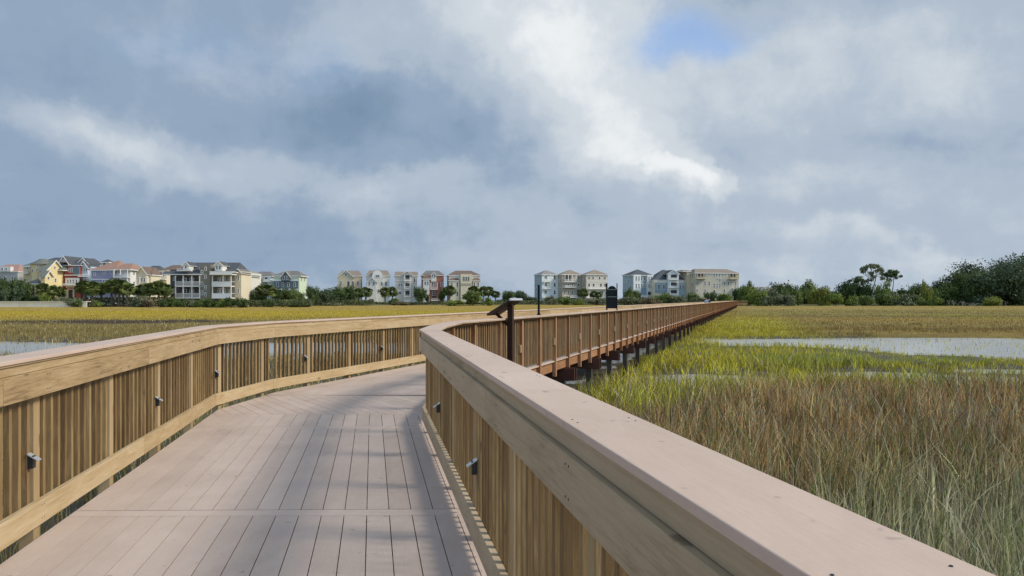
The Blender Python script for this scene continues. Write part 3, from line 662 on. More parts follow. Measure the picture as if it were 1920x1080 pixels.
# ------------------------------------------------------------------ vegetation
def crown_mesh(name, lobes, nleaf, size, cols, seed, clump=.27):
    """leaf-sized faces in clumps spread through several lobes of a unit crown (x,y in -1..1, z 0..1)"""
    g = np.random.default_rng(seed); P = []; Cc = []; Nn = []
    per = nleaf//len(lobes)
    for (cx, cy, cz, rx, ry, rz) in lobes:
        ncl = max(10, per//26)
        d3 = g.normal(size=(ncl, 3)); d3 /= np.linalg.norm(d3, axis=1)[:, None]; rad = g.random(ncl)**.35
        cc = d3*rad[:, None]*np.array([rx, ry, rz])+np.array([cx, cy, cz]); cc[:, 2] = np.maximum(cc[:, 2], .02)
        k_ = g.integers(0, ncl, per); o_ = g.normal(size=(per, 3))*clump*np.array([rx, ry, rz])*1.1
        P.append(cc[k_]+o_); cv = g.random(ncl)**1.2; Cc.append(cv[k_]*.7+g.random(per)*.3); Nn.append(d3[k_])
    P = np.concatenate(P); Cc = np.concatenate(Cc); Nn = np.concatenate(Nn); N = len(P)
    nrm = Nn+g.normal(size=(N, 3))*.7+np.array([0, 0, .4]); nrm /= np.linalg.norm(nrm, axis=1)[:, None]
    a = np.cross(nrm, g.normal(size=(N, 3))); a /= np.linalg.norm(a, axis=1)[:, None]; b = np.cross(nrm, a); s_ = size*1.35*g.uniform(.6, 1.4, N)[:, None]
    V = np.stack([P-a*s_, P+b*s_*.6, P+a*s_, P-b*s_*.6], 1).reshape(-1, 3); base = np.arange(N)*4; Fq = np.stack([base, base+1, base+2, base+3], 1).astype(np.int32)
    me = bpy.data.meshes.new(name); me.vertices.add(len(V)); me.vertices.foreach_set('co', V.ravel()); me.loops.add(Fq.size); me.loops.foreach_set('vertex_index', Fq.ravel())
    me.polygons.add(N); me.polygons.foreach_set('loop_start', np.arange(0, N*4, 4, dtype=np.int32))
    c0, c1 = V2(cols[0]), V2(cols[1]); col = c0+(c1-c0)*Cc[:, None]
    cc = np.ones((N, 4, 4), np.float32); cc[:, :, :3] = col[:, None]; at_ = me.attributes.new('col', 'FLOAT_COLOR', 'POINT'); at_.data.foreach_set('color', cc.ravel())
    me.materials.append(MATS['leaves']); me.update(); me.validate(); return me
def lobes(seed, n, flat=.0, spread=.6, zlo=.35, zhi=.75, r0=.28, r1=.45):
    g = random.Random(seed); out = []
    for k_ in range(n):
        a = g.random()*6.28; r_ = g.random()**.5*spread; z = g.uniform(zlo, zhi)*(1-.45*r_**2); s_ = g.uniform(r0, r1)
        out.append((math.cos(a)*r_, math.sin(a)*r_, z, s_, s_, s_*.62))
    return out
PAL = {'dark': ((.03,.055,.022), (.14,.20,.06)), 'mid': ((.05,.09,.028), (.24,.30,.085)), 'bright': ((.085,.13,.028), (.28,.35,.08)), 'grey': ((.09,.11,.06), (.28,.31,.18)), 'blue': ((.034,.06,.038), (.13,.185,.095)),
       'yellow': ((.14,.17,.035), (.36,.38,.08)), 'brown': ((.11,.09,.05), (.30,.26,.16))}
CROWN = {}
def crown(kind, pal, var):
    key = (kind, pal, var)
    if key not in CROWN:
        sd_ = hash((kind == 'shrub', len(pal), var)) % 1000+len(CROWN)
        if kind == 'shrub': ls_ = lobes(sd_, 8, spread=.62, zlo=.25, zhi=.68, r0=.26, r1=.42); nl = 2600; sz = .045
        elif kind == 'tree': ls_ = lobes(sd_, 11, spread=.7, zlo=.30, zhi=.80, r0=.22, r1=.38); nl = 4200; sz = .034
        elif kind == 'big': ls_ = lobes(sd_, 26, spread=.78, zlo=.12, zhi=.84, r0=.19, r1=.31); nl = 18000; sz = .0165
        elif kind == 'pine':
            g = random.Random(sd_); ls_ = []
            for k_ in range(17): a = g.random()*6.28; r_ = g.uniform(.1, .95); z = .97-.16*r_-g.choice([0, 0, .1, .22, .38])*g.random(); ls_.append((math.cos(a)*r_*.8, math.sin(a)*r_*.8, z-.1*g.random(), g.uniform(.12, .24), g.uniform(.12, .24), .045))
            nl = 2300; sz = .026
        CROWN[key] = crown_mesh('crown', ls_, nl, sz, PAL[pal], sd_)
    return CROWN[key]
TRUNK = {}
def trunk_mesh(kind, var):
    key = (kind, var)
    if key in TRUNK: return TRUNK[key]
    g = random.Random(var*13+len(kind)); m = MB()
    def limb(p, d_, l, r_, dep):
        q = p
        for s_ in range(3):
            d_ = (d_+Vector((g.uniform(-.18, .18), g.uniform(-.18, .18), g.uniform(-.05, .12)))).normalized(); e = q+d_*l/3; m.tube(q, e, r_*(1-.2*s_), r_*(.8-.2*s_), 6); q = e
        if dep:
            for k_ in range(3 if kind != 'dead' else 4):
                a = g.random()*6.28; nd = (d_*(.7 if kind != 'dead' else .4)+Vector((math.cos(a)*.8, math.sin(a)*.8, .25))).normalized(); limb(q, nd, l*.6, r_*.42, dep-1)
    if kind == 'pine': limb(Vector((0, 0, 0)), Vector((0, 0, 1)), .78, .03, 0); 
    if kind == 'pine':
        for k_ in range(12):
            z = g.uniform(.5, .82); a = g.random()*6.28; m.tube((0, 0, z), (math.cos(a)*.35, math.sin(a)*.35, z+.13), .012, .004, 5)
    elif kind == 'dead':
        for k_ in range(5): a = g.random()*6.28; limb(Vector((math.cos(a)*.2, math.sin(a)*.2, 0)), Vector((math.cos(a)*.7, math.sin(a)*.7, .7)), .45, .03, 2)
    else: limb(Vector((0, 0, 0)), Vector((0, 0, 1)), .38, .05, 2)
    me = m.build('trunk', 'pale_bark' if kind in ('dead', 'pine') else 'bark'); TRUNK[key] = me.data; bpy.data.objects.remove(me); return TRUNK[key]
def X_(px, D): return (px-960)*D/F
def Z_(py, D): return CH+(HOR-py)*D/F
seedc = [0]
def plant(kind, pal, px, ytop, ybase, wpx, D, label, var=0, name=None, group=None, cat=None):
    nm = name or {'shrub': 'shrub', 'tree': 'tree', 'big': 'oak_tree', 'pine': 'pine_tree', 'dead': 'dead_shrub'}[kind]
    z0 = Z_(ybase, D); h = (Z_(ytop, D)-z0)*1.06; r_ = wpx*D/F/2*1.12
    root = empty(nm, (X_(px, D), D, z0)); tag(root, label, cat or {'shrub': 'shrub', 'dead': 'shrub'}.get(kind, 'tree'), group)
    seedc[0] += 1; rz = (seedc[0]*2.4) % 6.28
    if kind != 'dead':
        c = bpy.data.objects.new('crown', crown(kind, pal, var)); C.objects.link(c); c.parent = root; c.scale = (r_, min(r_, 5), h/(.98 if kind != 'pine' else 1.0)); c.rotation_euler = (0, 0, rz)
        if kind != 'pine': c.scale = (r_, r_, h/.92)
    t_ = bpy.data.objects.new('trunk', trunk_mesh('dead' if kind == 'dead' else 'pine' if kind == 'pine' else 'tree', var % 3)); C.objects.link(t_); t_.parent = root
    t_.scale = (h*.8, h*.8, h) if kind != 'dead' else (r_, r_, h); t_.rotation_euler = (0, 0, rz)
    if kind == 'shrub': t_.scale = (h*.5, h*.5, h*.5)
    return root
# cabbage palm prototype (unit height)
def palm_proto(seed):
    g = random.Random(seed); root = empty('palmetto_tree')
    m = MB(); pts = [Vector((0, 0, 0)), Vector((.015*g.uniform(-1, 1), 0, .25)), Vector((.03*g.uniform(-1, 1), .01, .5)), Vector((.03*g.uniform(-1, 1), .01, .70))]
    for a, b, r0, r1 in zip(pts, pts[1:], (.042, .034, .032), (.034, .032, .042)): m.tube(a, b, r0, r1, 8)
    m.build('trunk', 'bark', root)
    V, Fq, Cc = [], [], []; top = Vector((0, 0, .74))
    for k_ in range(90):
        a = g.random()*6.28; e = g.uniform(-1.0, 1.4); d_ = Vector((math.cos(a)*math.cos(e), math.sin(a)*math.cos(e), math.sin(e))); l = g.uniform(.09, .20)
        hub = top+d_*l; s_ = d_.cross(Vector((0, 0, 1))).normalized(); s_ = Matrix.Rotation(g.uniform(-1.2, 1.2), 3, d_) @ s_; u = s_.cross(d_); cv = g.random(); fl = g.uniform(.12, .18)
        for j in range(9):
            t__ = (j-4)/4*1.25; dd = (d_*math.cos(t__)+s_*math.sin(t__)).normalized(); tip = hub+dd*fl+Vector((0, 0, -.25*fl)); wv = d_.cross(dd); ww = (s_*math.cos(t__)-d_*math.sin(t__))*.018
            b = len(V); V += [hub, hub+dd*fl*.6+ww, tip, hub+dd*fl*.6-ww]; Fq.append((b, b+1, b+2, b+3)); Cc += [cv]*4
    me = bpy.data.meshes.new('fronds'); me.from_pydata([tuple(v) for v in V], [], Fq); c0, c1 = V2((.05,.08,.028)), V2((.24,.29,.09)); cc = np.ones((len(V), 4), np.float32); cc[:, :3] = c0+(c1-c0)*np.array(Cc)[:, None]
    at_ = me.attributes.new('col', 'FLOAT_COLOR', 'POINT'); at_.data.foreach_set('color', cc.ravel()); me.materials.append(MATS['leaves'])
    o = bpy.data.objects.new('fronds', me); C.objects.link(o); o.parent = root; return root
PALM = [palm_proto(3), palm_proto(8), palm_proto(21)]; pused = [0]
def palm(px, ytop, ybase, D, label, k_=0, wide=1.0, group=None):
    o = PALM[k_] if not (pused[0] >> k_) & 1 else copy_tree(PALM[k_]); pused[0] |= 1 << k_
    h = Z_(ytop, D)-Z_(ybase, D); o.location = (X_(px, D), D, Z_(ybase, D)); o.scale = (h*wide, h*wide, h); o.rotation_euler = (0, 0, px*.7 % 6.28); tag(o, label, 'palm tree', group); return o
# ------------------------------------------------------------------ houses
WALLS = {'yellow': (.60,.50,.27), 'yellowgray': (.45,.39,.24), 'red': (.30,.065,.05), 'white': (.56,.56,.54), 'lavender': (.25,.25,.34), 'cream': (.55,.50,.38), 'darkgray': (.085,.085,.085), 'olivegray': (.17,.165,.135),
         'paleblue': (.42,.49,.56), 'green': (.46,.54,.40), 'slate': (.10,.14,.17), 'beige': (.46,.41,.30), 'offwhite': (.54,.53,.49), 'brick': (.27,.105,.075), 'tan': (.32,.285,.225), 'lightbeige': (.46,.43,.37),
         'bluehouse': (.27,.345,.385), 'skyblue': (.53,.575,.59), 'teal': (.19,.26,.30), 'stone': (.40,.38,.31), 'pinkwhite': (.52,.45,.42), 'graywall': (.33,.34,.35)}
for n_, c_ in WALLS.items(): siding('wall_'+n_, tuple(min(.8, q*1.28) for q in c_))
ROOFS = {'slate': (.075,.085,.10), 'greengray': (.15,.165,.145), 'salmon': (.31,.19,.145), 'brown': (.17,.12,.095), 'gray': (.17,.165,.16), 'tan': (.25,.21,.17), 'pink': (.36,.22,.19), 'palegray': (.24,.24,.24)}
for n_, c_ in ROOFS.items(): shingle('roof_'+n_, c_)
class House:
    def __init__(s, label, xc, D, th=0, base=575, name='house', cat='house'):
        s.k = D/F; s.xc = xc; s.kx = s.k/(math.cos(R(th))-(xc-960)/F*math.sin(R(th))); s.base = base; s.d = 0
        s.o = empty(name, (X_(xc, D), D, Z_(base, D)), R(th)); tag(s.o, label, cat)
    def x(s, px): return (px-s.xc)*s.kx
    def z(s, py): return (s.base-py)*s.k
    def W(s, x0, x1, yt, yb, d0, d1, m, name='wall'):
        b = MB(); b.box(s.x(x0), s.x(x1), d0, d1, s.z(yb), s.z(yt)); s.d = d0; return b.build(name, m if m in MATS else 'wall_'+m, s.o)
    def hip(s, x0, x1, ye, yr, d0, d1, r0, r1, m, oh=.3, name='roof'):
        X0, X1, Z0, Z1 = s.x(x0)-oh, s.x(x1)+oh, s.z(ye), s.z(yr); a, c = d0-oh, d1+oh; md = (a+c)/2; b = MB(); q0, q1 = s.x(r0), s.x(r1)
        if r0 <= x0: q0 = X0
        if r1 >= x1: q1 = X1
        E = [(X0, a, Z0), (X1, a, Z0), (X1, c, Z0), (X0, c, Z0)]; r_ = [(q0, md, Z1), (q1, md, Z1)]
        b.poly([E[0], E[1], r_[1], r_[0]]); b.poly([E[1], E[2], r_[1]]); b.poly([E[2], E[3], r_[0], r_[1]]); b.poly([E[3], E[0], r_[0]])
        E2 = [(p[0], p[1], Z0-.28) for p in E]; b.poly(E2[::-1], None, None, 1)
        for i in range(4): b.poly([E2[i], E2[(i+1) % 4], E[(i+1) % 4], E[i]], None, None, 1)
        return b.build(name, ['roof_'+m, 'white_trim'], s.o)
    def gab(s, x0, x1, ye, yr, d0, d1, m, wall, oh=.5, tr=.32, trim='white_trim'):
        """gable facing the front, with its wall triangle and rake boards"""
        X0, X1, Z0, Z1 = s.x(x0), s.x(x1), s.z(ye), s.z(yr); xm = (X0+X1)/2; b = MB(); sl = (Z1-Z0)/(xm-X0)
        A, Bq, T = (X0-oh, Z0-oh*sl), (X1+oh, Z0-oh*sl), (xm, Z1); f = d0-oh; t_ = .22
        for p, q in ((A, T), (T, Bq)):
            b.poly([(p[0], f, p[1]), (q[0], f, q[1]), (q[0], d1, q[1]), (p[0], d1, p[1])]); b.poly([(p[0], d1, p[1]-t_), (q[0], d1, q[1]-t_), (q[0], f, q[1]-t_), (p[0], f, p[1]-t_)], None, None, 1)
        o = b.build('roof', ['roof_'+m, trim], s.o)
        g = MB(); g.poly([(X0, d0+.01, Z0), (X1, d0+.01, Z0), (xm, d0+.01, Z1-.05)]); g.poly([(X1, d1, Z0), (X0, d1, Z0), (xm, d1, Z1-.05)]); g.build('gable_wall', 'wall_'+wall, s.o)
        r_ = MB()
        for p, q in ((A, T), (T, Bq)):
            r_.hexa([(p[0], f-.06, p[1]-tr), (p[0], f+.12, p[1]-tr), (p[0], f+.12, p[1]+.03), (p[0], f-.06, p[1]+.03), (q[0], f-.06, q[1]-tr), (q[0], f+.12, q[1]-tr), (q[0], f+.12, q[1]+.03), (q[0], f-.06, q[1]+.03)])
        r_.build('rake_trim', trim, s.o); return o
    def _win(s, X, Zc, w_, h_, d, face='F', trim='white_trim', sh=False, arch=False, bars=True, door=False):
        f = MB(); t_ = max(.13, .16*min(w_, 1)); 
        def bx(a, b_, c, e, y0, y1, mm): mm.box(a, b_, y0, y1, c, e)
        bx(-w_/2-t_, -w_/2, -h_/2-t_, h_/2+t_, -.09, 0, f); bx(w_/2, w_/2+t_, -h_/2-t_, h_/2+t_, -.09, 0, f)
        bx(-w_/2, w_/2, h_/2, h_/2+t_*1.2, -.09, 0, f); bx(-w_/2, w_/2, -h_/2-t_, -h_/2, -.12, 0, f)
        if bars: bx(-w_/2, w_/2, -.04, .04, -.05, -.022, f); 
        if bars and w_ > 1.3: bx(-.04, .04, -h_/2, h_/2, -.055, -.021, f)
        if arch:
            pts = [(w_/2*1.25*math.cos(a), h_/2+t_+w_*.45*math.sin(a)) for a in [math.pi*i/8 for i in range(9)]]
            f.poly([(x, -.09, z) for x, z in pts])
        o = f.build('door' if door else 'window', trim, s.o); g = MB(); bx(-w_/2, w_/2, -h_/2, h_/2, -.02, -.005, g); g.build('pane', 'glass', o)
        if sh:
            q = MB(); [q.box(x0, x1, -.07, -.004, -h_/2, h_/2) for x0, x1 in ((-w_/2-t_-.42, -w_/2-t_-.02), (w_/2+t_+.02, w_/2+t_+.42))]; q.build('shutter', 'wall_slate', o)
        if face == 'F': o.location = (X, d, Zc)
        else: o.location = (X, d, Zc); o.rotation_euler = (0, 0, R(90) if face == 'R' else R(-90))
        return o
    def win(s, cxs, cys, w_=2.6, h_=6, d=None, **k):
        for cx in (cxs if hasattr(cxs, '__len__') else [cxs]):
            for cy in (cys if hasattr(cys, '__len__') else [cys]): s._win(s.x(cx), s.z(cy), w_*s.k, h_*s.k, s.d if d is None else d, **k)
    def winR(s, px, ds, cys, w_=1.0, h_=6, **k):
        for d_ in ds:
            for cy in cys: s._win(s.x(px), s.z(cy), w_, h_*s.k, d_, face='R', **k)
    def winL(s, px, ds, cys, w_=1.0, h_=6, **k):
        for d_ in ds:
            for cy in cys: s._win(s.x(px), s.z(cy), w_, h_*s.k, d_, face='L', **k)
    def balc(s, x0, x1, yf, hr, d0, d1=None, cols=None, ytop=None, trim='white_trim', solid=False, hole=True):
        """porch floor with its balustrade; columns up to ytop"""
        d = s.d if d1 is None else d1; X0, X1, Z0 = s.x(x0), s.x(x1), s.z(yf); b = MB(); b.box(X0, X1, d0, d, Z0-.3, Z0); h = hr*s.k
        b.box(X0, X1, d0+.02, d0+.12, Z0+h-.12, Z0+h)
        n_ = int((X1-X0)/.32); 
        if solid: b.box(X0, X1, d0+.03, d0+.09, Z0+.001, Z0+h-.121)
        else:
            for i in range(n_+1): xx = X0+(X1-X0-.12)*i/max(1, n_); b.box(xx, xx+.1, d0+.04, d0+.1, Z0, Z0+h-.12)
        for xx in (X0, X1-.09): b.box(xx, xx+.09, d0+.121, d-.01, Z0+h-.12, Z0+h)
        o = b.build('balcony', trim, s.o)
        if cols:
            for cx in cols:
                c = MB(); xx = s.x(cx); c.box(xx-.14, xx+.14, d0+.13, d0+.41, Z0+.001, s.z(ytop)-.01, axis=2); c.box(xx-.2, xx+.2, d0+.125, d0+.45, s.z(ytop)-.35, s.z(ytop)-.1); c.build('column', trim, o)
        return o
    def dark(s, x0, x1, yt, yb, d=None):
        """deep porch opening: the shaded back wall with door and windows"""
        b = MB(); d = s.d if d is None else d; b.box(s.x(x0), s.x(x1), d-.03, d-.008, s.z(yb), s.z(yt)); return b.build('porch_shade', 'shade', s.o)
    def band(s, x0, x1, y, t_=.3, d=None, trim='white_trim'):
        b = MB(); d = s.d if d is None else d; b.box(s.x(x0), s.x(x1), d-.13, d-.003, s.z(y)-t_/2, s.z(y)+t_/2); return b.build('trim_band', trim, s.o)
DL = 262
# --- far left
h = House('pale grey house with a salmon roof at the left edge behind the dark trees', 14, DL+14, 0)
h.W(-30, 33, 508, 575, 0, 14, 'graywall'); h.hip(-32, 33, 509, 494, 0, 14, -10, 14, 'pink'); h.win([8], [520, 545], 3, 5); h.W(2, 22, 500, 509, -.8, 1, 'white', 'dormer'); h.win([7, 15], 504.5, 3, 4, d=-.8)
h = House('big yellow house with a round turret, grey roofs and a bright gabled wing', 60, DL, 0)
h.W(30, 56, 498, 575, 4, 16, 'yellowgray'); h.hip(28, 56, 498, 486, 4, 16, 36, 56, 'greengray'); h.win([38], [501], 4, 6); h.win([46], [520], 3, 5); h.balc(33, 42, 511, 4, 2.8)
h.W(78, 91.4, 505, 575, 3, 13, 'yellow'); h.hip(76, 100, 505, 485, 5, 18, 80, 98, 'greengray')
m = MB(); n_ = 12
tx, ty, tr_ = h.x(69), 3.5, (88-51)/2*h.k
ring = [(tx+tr_*math.cos(2*math.pi*i/n_), ty+tr_*math.sin(2*math.pi*i/n_)) for i in range(n_)]
for i in range(n_): a, b = ring[i], ring[(i+1) % n_]; m.poly([(*a, 0), (*b, 0), (*b, h.z(494)), (*a, h.z(494))])
m.build('turret', 'wall_yellow', h.o); m = MB(); r2 = [(tx+(tr_+.7)*math.cos(2*math.pi*i/n_), ty+(tr_+.7)*math.sin(2*math.pi*i/n_)) for i in range(n_)]
for i in range(n_): a, b = r2[i], r2[(i+1) % n_]; m.poly([(*a, h.z(495)), (*b, h.z(495)), (tx+(b[0]-tx)*.25, ty+(b[1]-ty)*.25, h.z(484.5)), (tx+(a[0]-tx)*.25, ty+(a[1]-ty)*.25, h.z(484.5))])
m.poly([(tx+(a[0]-tx)*.25, ty+(a[1]-ty)*.25, h.z(484.5)) for a in r2]); m.poly([(*a, h.z(495)-.02) for a in r2[::-1]]); m.build('turret_roof', 'roof_greengray', h.o)
h.win([60, 71], [507, 499], 3, 5, d=3.5-tr_-.02) if False else (h._win(h.x(59), h.z(507), 1.1*h.k*2.4, 5*h.k, 3.5-tr_*.84-.1), h._win(h.x(71), h.z(499), 2.4*h.k, 4*h.k, 3.5-tr_-.02))
def side_gable(x0, x1, ye, yr, d0, d1, m, wall, win_):
    X0, X1, Z0, Z1, md, oh = h.x(x0), h.x(x1), h.z(ye), h.z(yr), (d0+d1)/2, .6; sl = (Z1-Z0)/(md-d0); b = MB()
    for sg in (-1, 1):
        e = (md+sg*(md-d0+oh), Z0-oh*sl); q = [(X0-oh, e[0], e[1]), (X1+oh, e[0], e[1]), (X1+oh, md, Z1), (X0-oh, md, Z1)]; b.poly(q if sg < 0 else q[::-1]); b.poly([(p[0], p[1], p[2]-.22) for p in (q[::-1] if sg < 0 else q)], None, None, 1)
    b.build('roof', ['roof_'+m, 'white_trim'], h.o); g_ = MB(); g_.poly([(X1+.01, d0, Z0), (X1+.01, d1, Z0), (X1+.01, md, Z1-.05)]); g_.build('gable_wall', 'wall_'+wall, h.o); r_ = MB()
    for sg in (-1, 1):
        e = (md+sg*(md-d0+oh), Z0-oh*sl); r_.hexa([(X1+oh-.05, e[0], e[1]-.32), (X1+oh+.07, e[0], e[1]-.32), (X1+oh+.07, e[0], e[1]+.03), (X1+oh-.05, e[0], e[1]+.03), (X1+oh-.05, md, Z1-.32), (X1+oh+.07, md, Z1-.32), (X1+oh+.07, md, Z1+.03), (X1+oh-.05, md, Z1+.03)])
    r_.build('rake_trim', 'white_trim', h.o)
    for d_, y_, hh in win_: h._win(X1, h.z(y_), .9, hh*h.k, d_, face='R')
h.W(80, 92, 506, 575, -2, 8.5, 'yellow', 'wing'); side_gable(78, 92, 506, 487, -2, 8.5, 'greengray', 'yellow', [(1, 525, 6), (3.6, 525, 6), (3.2, 501, 4)])
h.W(97, 104, 517, 575, -6, -2.01, 'yellow', 'wing'); side_gable(96, 104, 517, 508, -6, -2.01, 'greengray', 'yellow', [(-4, 522, 4.5)])
h.W(66, 86, 532, 575, -5, 3, 'yellow', 'porch'); h.hip(64, 88, 532, 522, -5, 3, 75, 76, 'gray'); h.dark(70, 82, 536, 575)
h = House('tall red house with white window groups, arched doorway and dark gabled roof', 118, DL+8, 0)
h.hip(56, 122, 490, 479, 6, 20, 62, 118, 'slate', name='rear_roof'); h.W(58, 120, 490, 575, 6.5, 19, 'yellowgray', 'rear_wing')
h.W(121, 151, 497, 575, 0, 12, 'red'); h.hip(117, 152, 497, 485, 0, 12, 124, 148, 'slate'); h.gab(115, 131, 492, 480, -1, 8, 'slate', 'pinkwhite')
h.win([130, 133.7, 137.4], 506.5, 2.2, 7); h.W(139, 150, 500, 515, -.6, .5, 'slate', 'bay'); h.band(122, 151, 516); h.W(124, 150, 521, 534, -.5, .5, 'white', 'bay'); h.win([129, 134, 139, 145], 528, 2.2, 7); h.balc(124, 150, 534, 3, -2.5, -.5)
h.d = 0; h.band(124, 144, 537, .8); h.W(127, 140, 541, 575, -.4, .3, 'pinkwhite', 'portal'); h.dark(129.5, 137.5, 543, 575); h.W(119, 126, 545, 575, -.3, .4, 'white', 'pilaster')
h = House('pale grey house with white trim and slate roof beside the red one', 152, DL+10, 0)
h.W(151.5, 170, 500, 575, 0, 11, 'paleblue'); h.hip(127, 158, 496, 482, 3, 15, 130, 150, 'slate'); h.gab(144, 162, 492, 483, 1, 9, 'slate', 'white'); h.gab(153, 168, 500, 490, -1.2, 8, 'slate', 'white'); h.W(153, 168, 500, 540, -1.2, 0, 'paleblue')
h.win([157, 162, 166], [506], 2, 5); h.win([158, 164], [526], 2, 6); h.band(152, 169, 515); h.balc(153, 168, 518, 3, -2.6)
h = House('lavender grey house under a salmon hip roof with a small cupola', 186, DL, 0)
h.W(171, 214, 506, 575, 0, 14, 'lavender'); h.hip(170, 215, 506, 487, 0, 14, 200, 206, 'salmon'); h.win([195, 210], 510, 3, 6.5); h.win([194], 529, 3, 7); h.win([177], 514, 3, 4); h.band(171, 214, 524, .25)
h.W(176, 188, 490, 500, 5, 9, 'white', 'cupola'); h.hip(175, 189, 490, 484.5, 5, 9, 181, 183, 'slate', .3); h._win(h.x(181), h.z(494), .9, 1.0, 5)
h.W(214, 240, 505, 575, 1.5, 15, 'white', 'wing'); h.hip(206, 243, 505, 492, 0, 15, 216, 230, 'salmon'); h.win([220, 234], [509], 4, 5); h.balc(214, 241, 519, 4, -.8, 1.5, [215, 227, 240], 505); h.win([221, 234], [530], 4, 6); h.balc(214, 241, 541, 4, -.8, 1.5, [215, 227, 240], 522); h.win([220, 235], 551, 4, 7)
h.winR(240, [4, 8, 12], [511, 531, 550])
h = House('yellow cream house with white framed gable and brown roof, right of the lavender house', 262, DL+8, 0)
h.W(250, 283, 514, 575, 0, 13, 'cream'); h.hip(244, 284, 515, 500, 0, 13, 252, 272, 'brown'); h.gab(262, 279, 511, 500, -2, 9, 'brown', 'yellow'); h.W(262, 279, 511, 575, -2, 0, 'cream'); h.win([266, 271, 276], [525], 2.4, 7); h.balc(255, 285, 540, 4, -3.5, 0, [256, 270, 284], 520); h.win([258, 282], 548, 3, 7, d=0)
h = House('cream stucco house with dark low hip roofs behind the palms', 300, DL+16, 0)
h.W(258, 318, 508, 575, 4, 16, 'beige'); h.hip(255, 282, 508, 496, 4, 16, 262, 276, 'slate'); h.hip(284, 324, 508, 494.5, 5, 17, 298, 314, 'brown'); h.W(288, 312, 507, 575, 0, 6, 'cream'); h.win([292, 302, 307], [514], 2.8, 7); h.balc(296, 312, 523, 4, -1.4); h.win([294, 303], 538, 2.8, 8)
# --- the big dark house
h = House('large dark grey house with stacked white porches and two dormers', 380, DL-14, 0)
h.W(314, 393, 505, 575, 2, 14, 'darkgray'); h.hip(309, 378, 514, 508, -1, 3, 309, 378, 'slate', name='porch_roof')
h.hip(328, 440, 510, 490, 1, 15, 333, 434, 'slate')
h.W(376, 396, 496, 575, -.5, 8, 'olivegray', 'stair_tower'); h.W(393, 436, 505, 575, 2, 14, 'olivegray')
h.W(346, 357, 496, 506, -1.2, 2.5, 'white', 'dormer'); h.gab(346, 357, 496, 490.5, -1.2, 5, 'slate', 'white', .3); h.win(351.5, 501, 3, 6); h.balc(337, 363, 507, 3, -2.2, -.8)
h.W(405, 419, 496, 508, -1.0, 3, 'white', 'dormer'); h.gab(405, 419, 496, 490, -1.0, 5, 'slate', 'white', .3); h.win([409, 414.5], 502, 3, 6.5); h.balc(399, 440, 514, 5, -2.6, 1.9, solid=True)
h.d = 2; h.win([341, 355], [525, 546], 6.5, 7); h.win([321], [522, 545], 2.6, 7)
h.balc(331, 377, 536, 8, -1.2, 2, [331.5, 346, 362, 376.5], 517); h.balc(331, 377, 558, 8, -1.2, 2, [331.5, 346, 362, 376.5], 538, solid=False)
h.win([371], [505, 526, 546], 2.6, 7, d=1.98); h.win([380], [511, 533, 549], 3, 7, d=-.5); h.win([386.5], [504, 519, 539, 552], 2.3, 6, d=-.5)
h.d = 2; h.win([406, 411, 416], [524, 545], 2.6, 7); h.win([427.5], [524, 547], 3.4, 7); h.balc(400, 436, 536, 8, -1.4, 2, [401, 421, 435.5], 517, solid=True); h.balc(400, 436, 558, 8, -1.4, 2, [401, 421, 435.5], 538, solid=True); h.band(392, 400, 535.5)
h.W(434, 446, 508, 575, 3, 13, 'cream', 'wing'); h.gab(434, 446, 509, 503, 3, 12, 'gray', 'cream'); h.win(441, [521, 545], 2, 7)
m = MB(); 
for sx in (0, .9): m.hexa([(h.x(309)+0, -3+sx, h.z(563)), (h.x(309), -2.9+sx, h.z(563)), (h.x(309), -2.9+sx, h.z(560)), (h.x(309), -3+sx, h.z(560)), (h.x(330), -3+sx, h.z(550)), (h.x(330), -2.9+sx, h.z(550)), (h.x(330), -2.9+sx, h.z(546)), (h.x(330), -3+sx, h.z(546))])
m.build('stair_rail', 'white_trim', h.o)
h = House('narrow pale house with steep grey gables, squeezed behind the dark house', 452, DL+24, 0)
h.W(436, 470, 512, 575, 0, 12, 'offwhite'); h.gab(440, 458, 512, 505, 0, 12, 'gray', 'offwhite'); h.gab(456, 470, 515, 507, -1, 10, 'palegray', 'white'); h.win([448, 464], [524, 543], 3, 7); h.balc(459, 470, 543, 4, -1.5, 0, [460, 469.5], 526)
h = House('pale blue grey house with grey hip roof and small gable left of the green one', 490, 300, 0)
h.W(470, 508, 518, 575, 0, 13, 'paleblue'); h.hip(469, 510, 518, 508, 0, 13, 478, 498, 'gray'); h.gab(480, 492, 519, 512, -.8, 8, 'gray', 'paleblue'); h.win([479, 486], 533, 2.6, 6); h.win(486, 520, 2.6, 4, d=-.8); h.win([499], [521, 532], 5, 5); h.balc(494, 508, 527, 3, -1.2); h.balc(494, 508, 541, 3, -1.2)
h = House('house with slate blue shutters on the front and a pale green side wall', 530, 295, 0)
h.W(513, 561, 516, 575, 0, 11, 'green'); h.hip(512, 563, 517, 507, 0, 11, 528, 552, 'gray'); h.gab(529, 546, 518, 508, -1.2, 7, 'gray', 'slate'); h.W(529, 546, 518, 527, -1.2, 0, 'slate'); h.win([533, 537.5, 542], 521, 2.6, 6, sh=False)
h.W(513, 559, 527, 542, -.25, 0, 'slate', 'dark_front'); h.win([521, 531, 541, 553], 534, 2.8, 7); h.band(512, 560, 525.5, .7, -.3); h.band(512, 560, 543, .7, -.3); h.win([520, 532, 545], 552, 3.5, 8, d=0); h.winR(561, [3, 7.5], [523, 553], 1.4, arch=True)
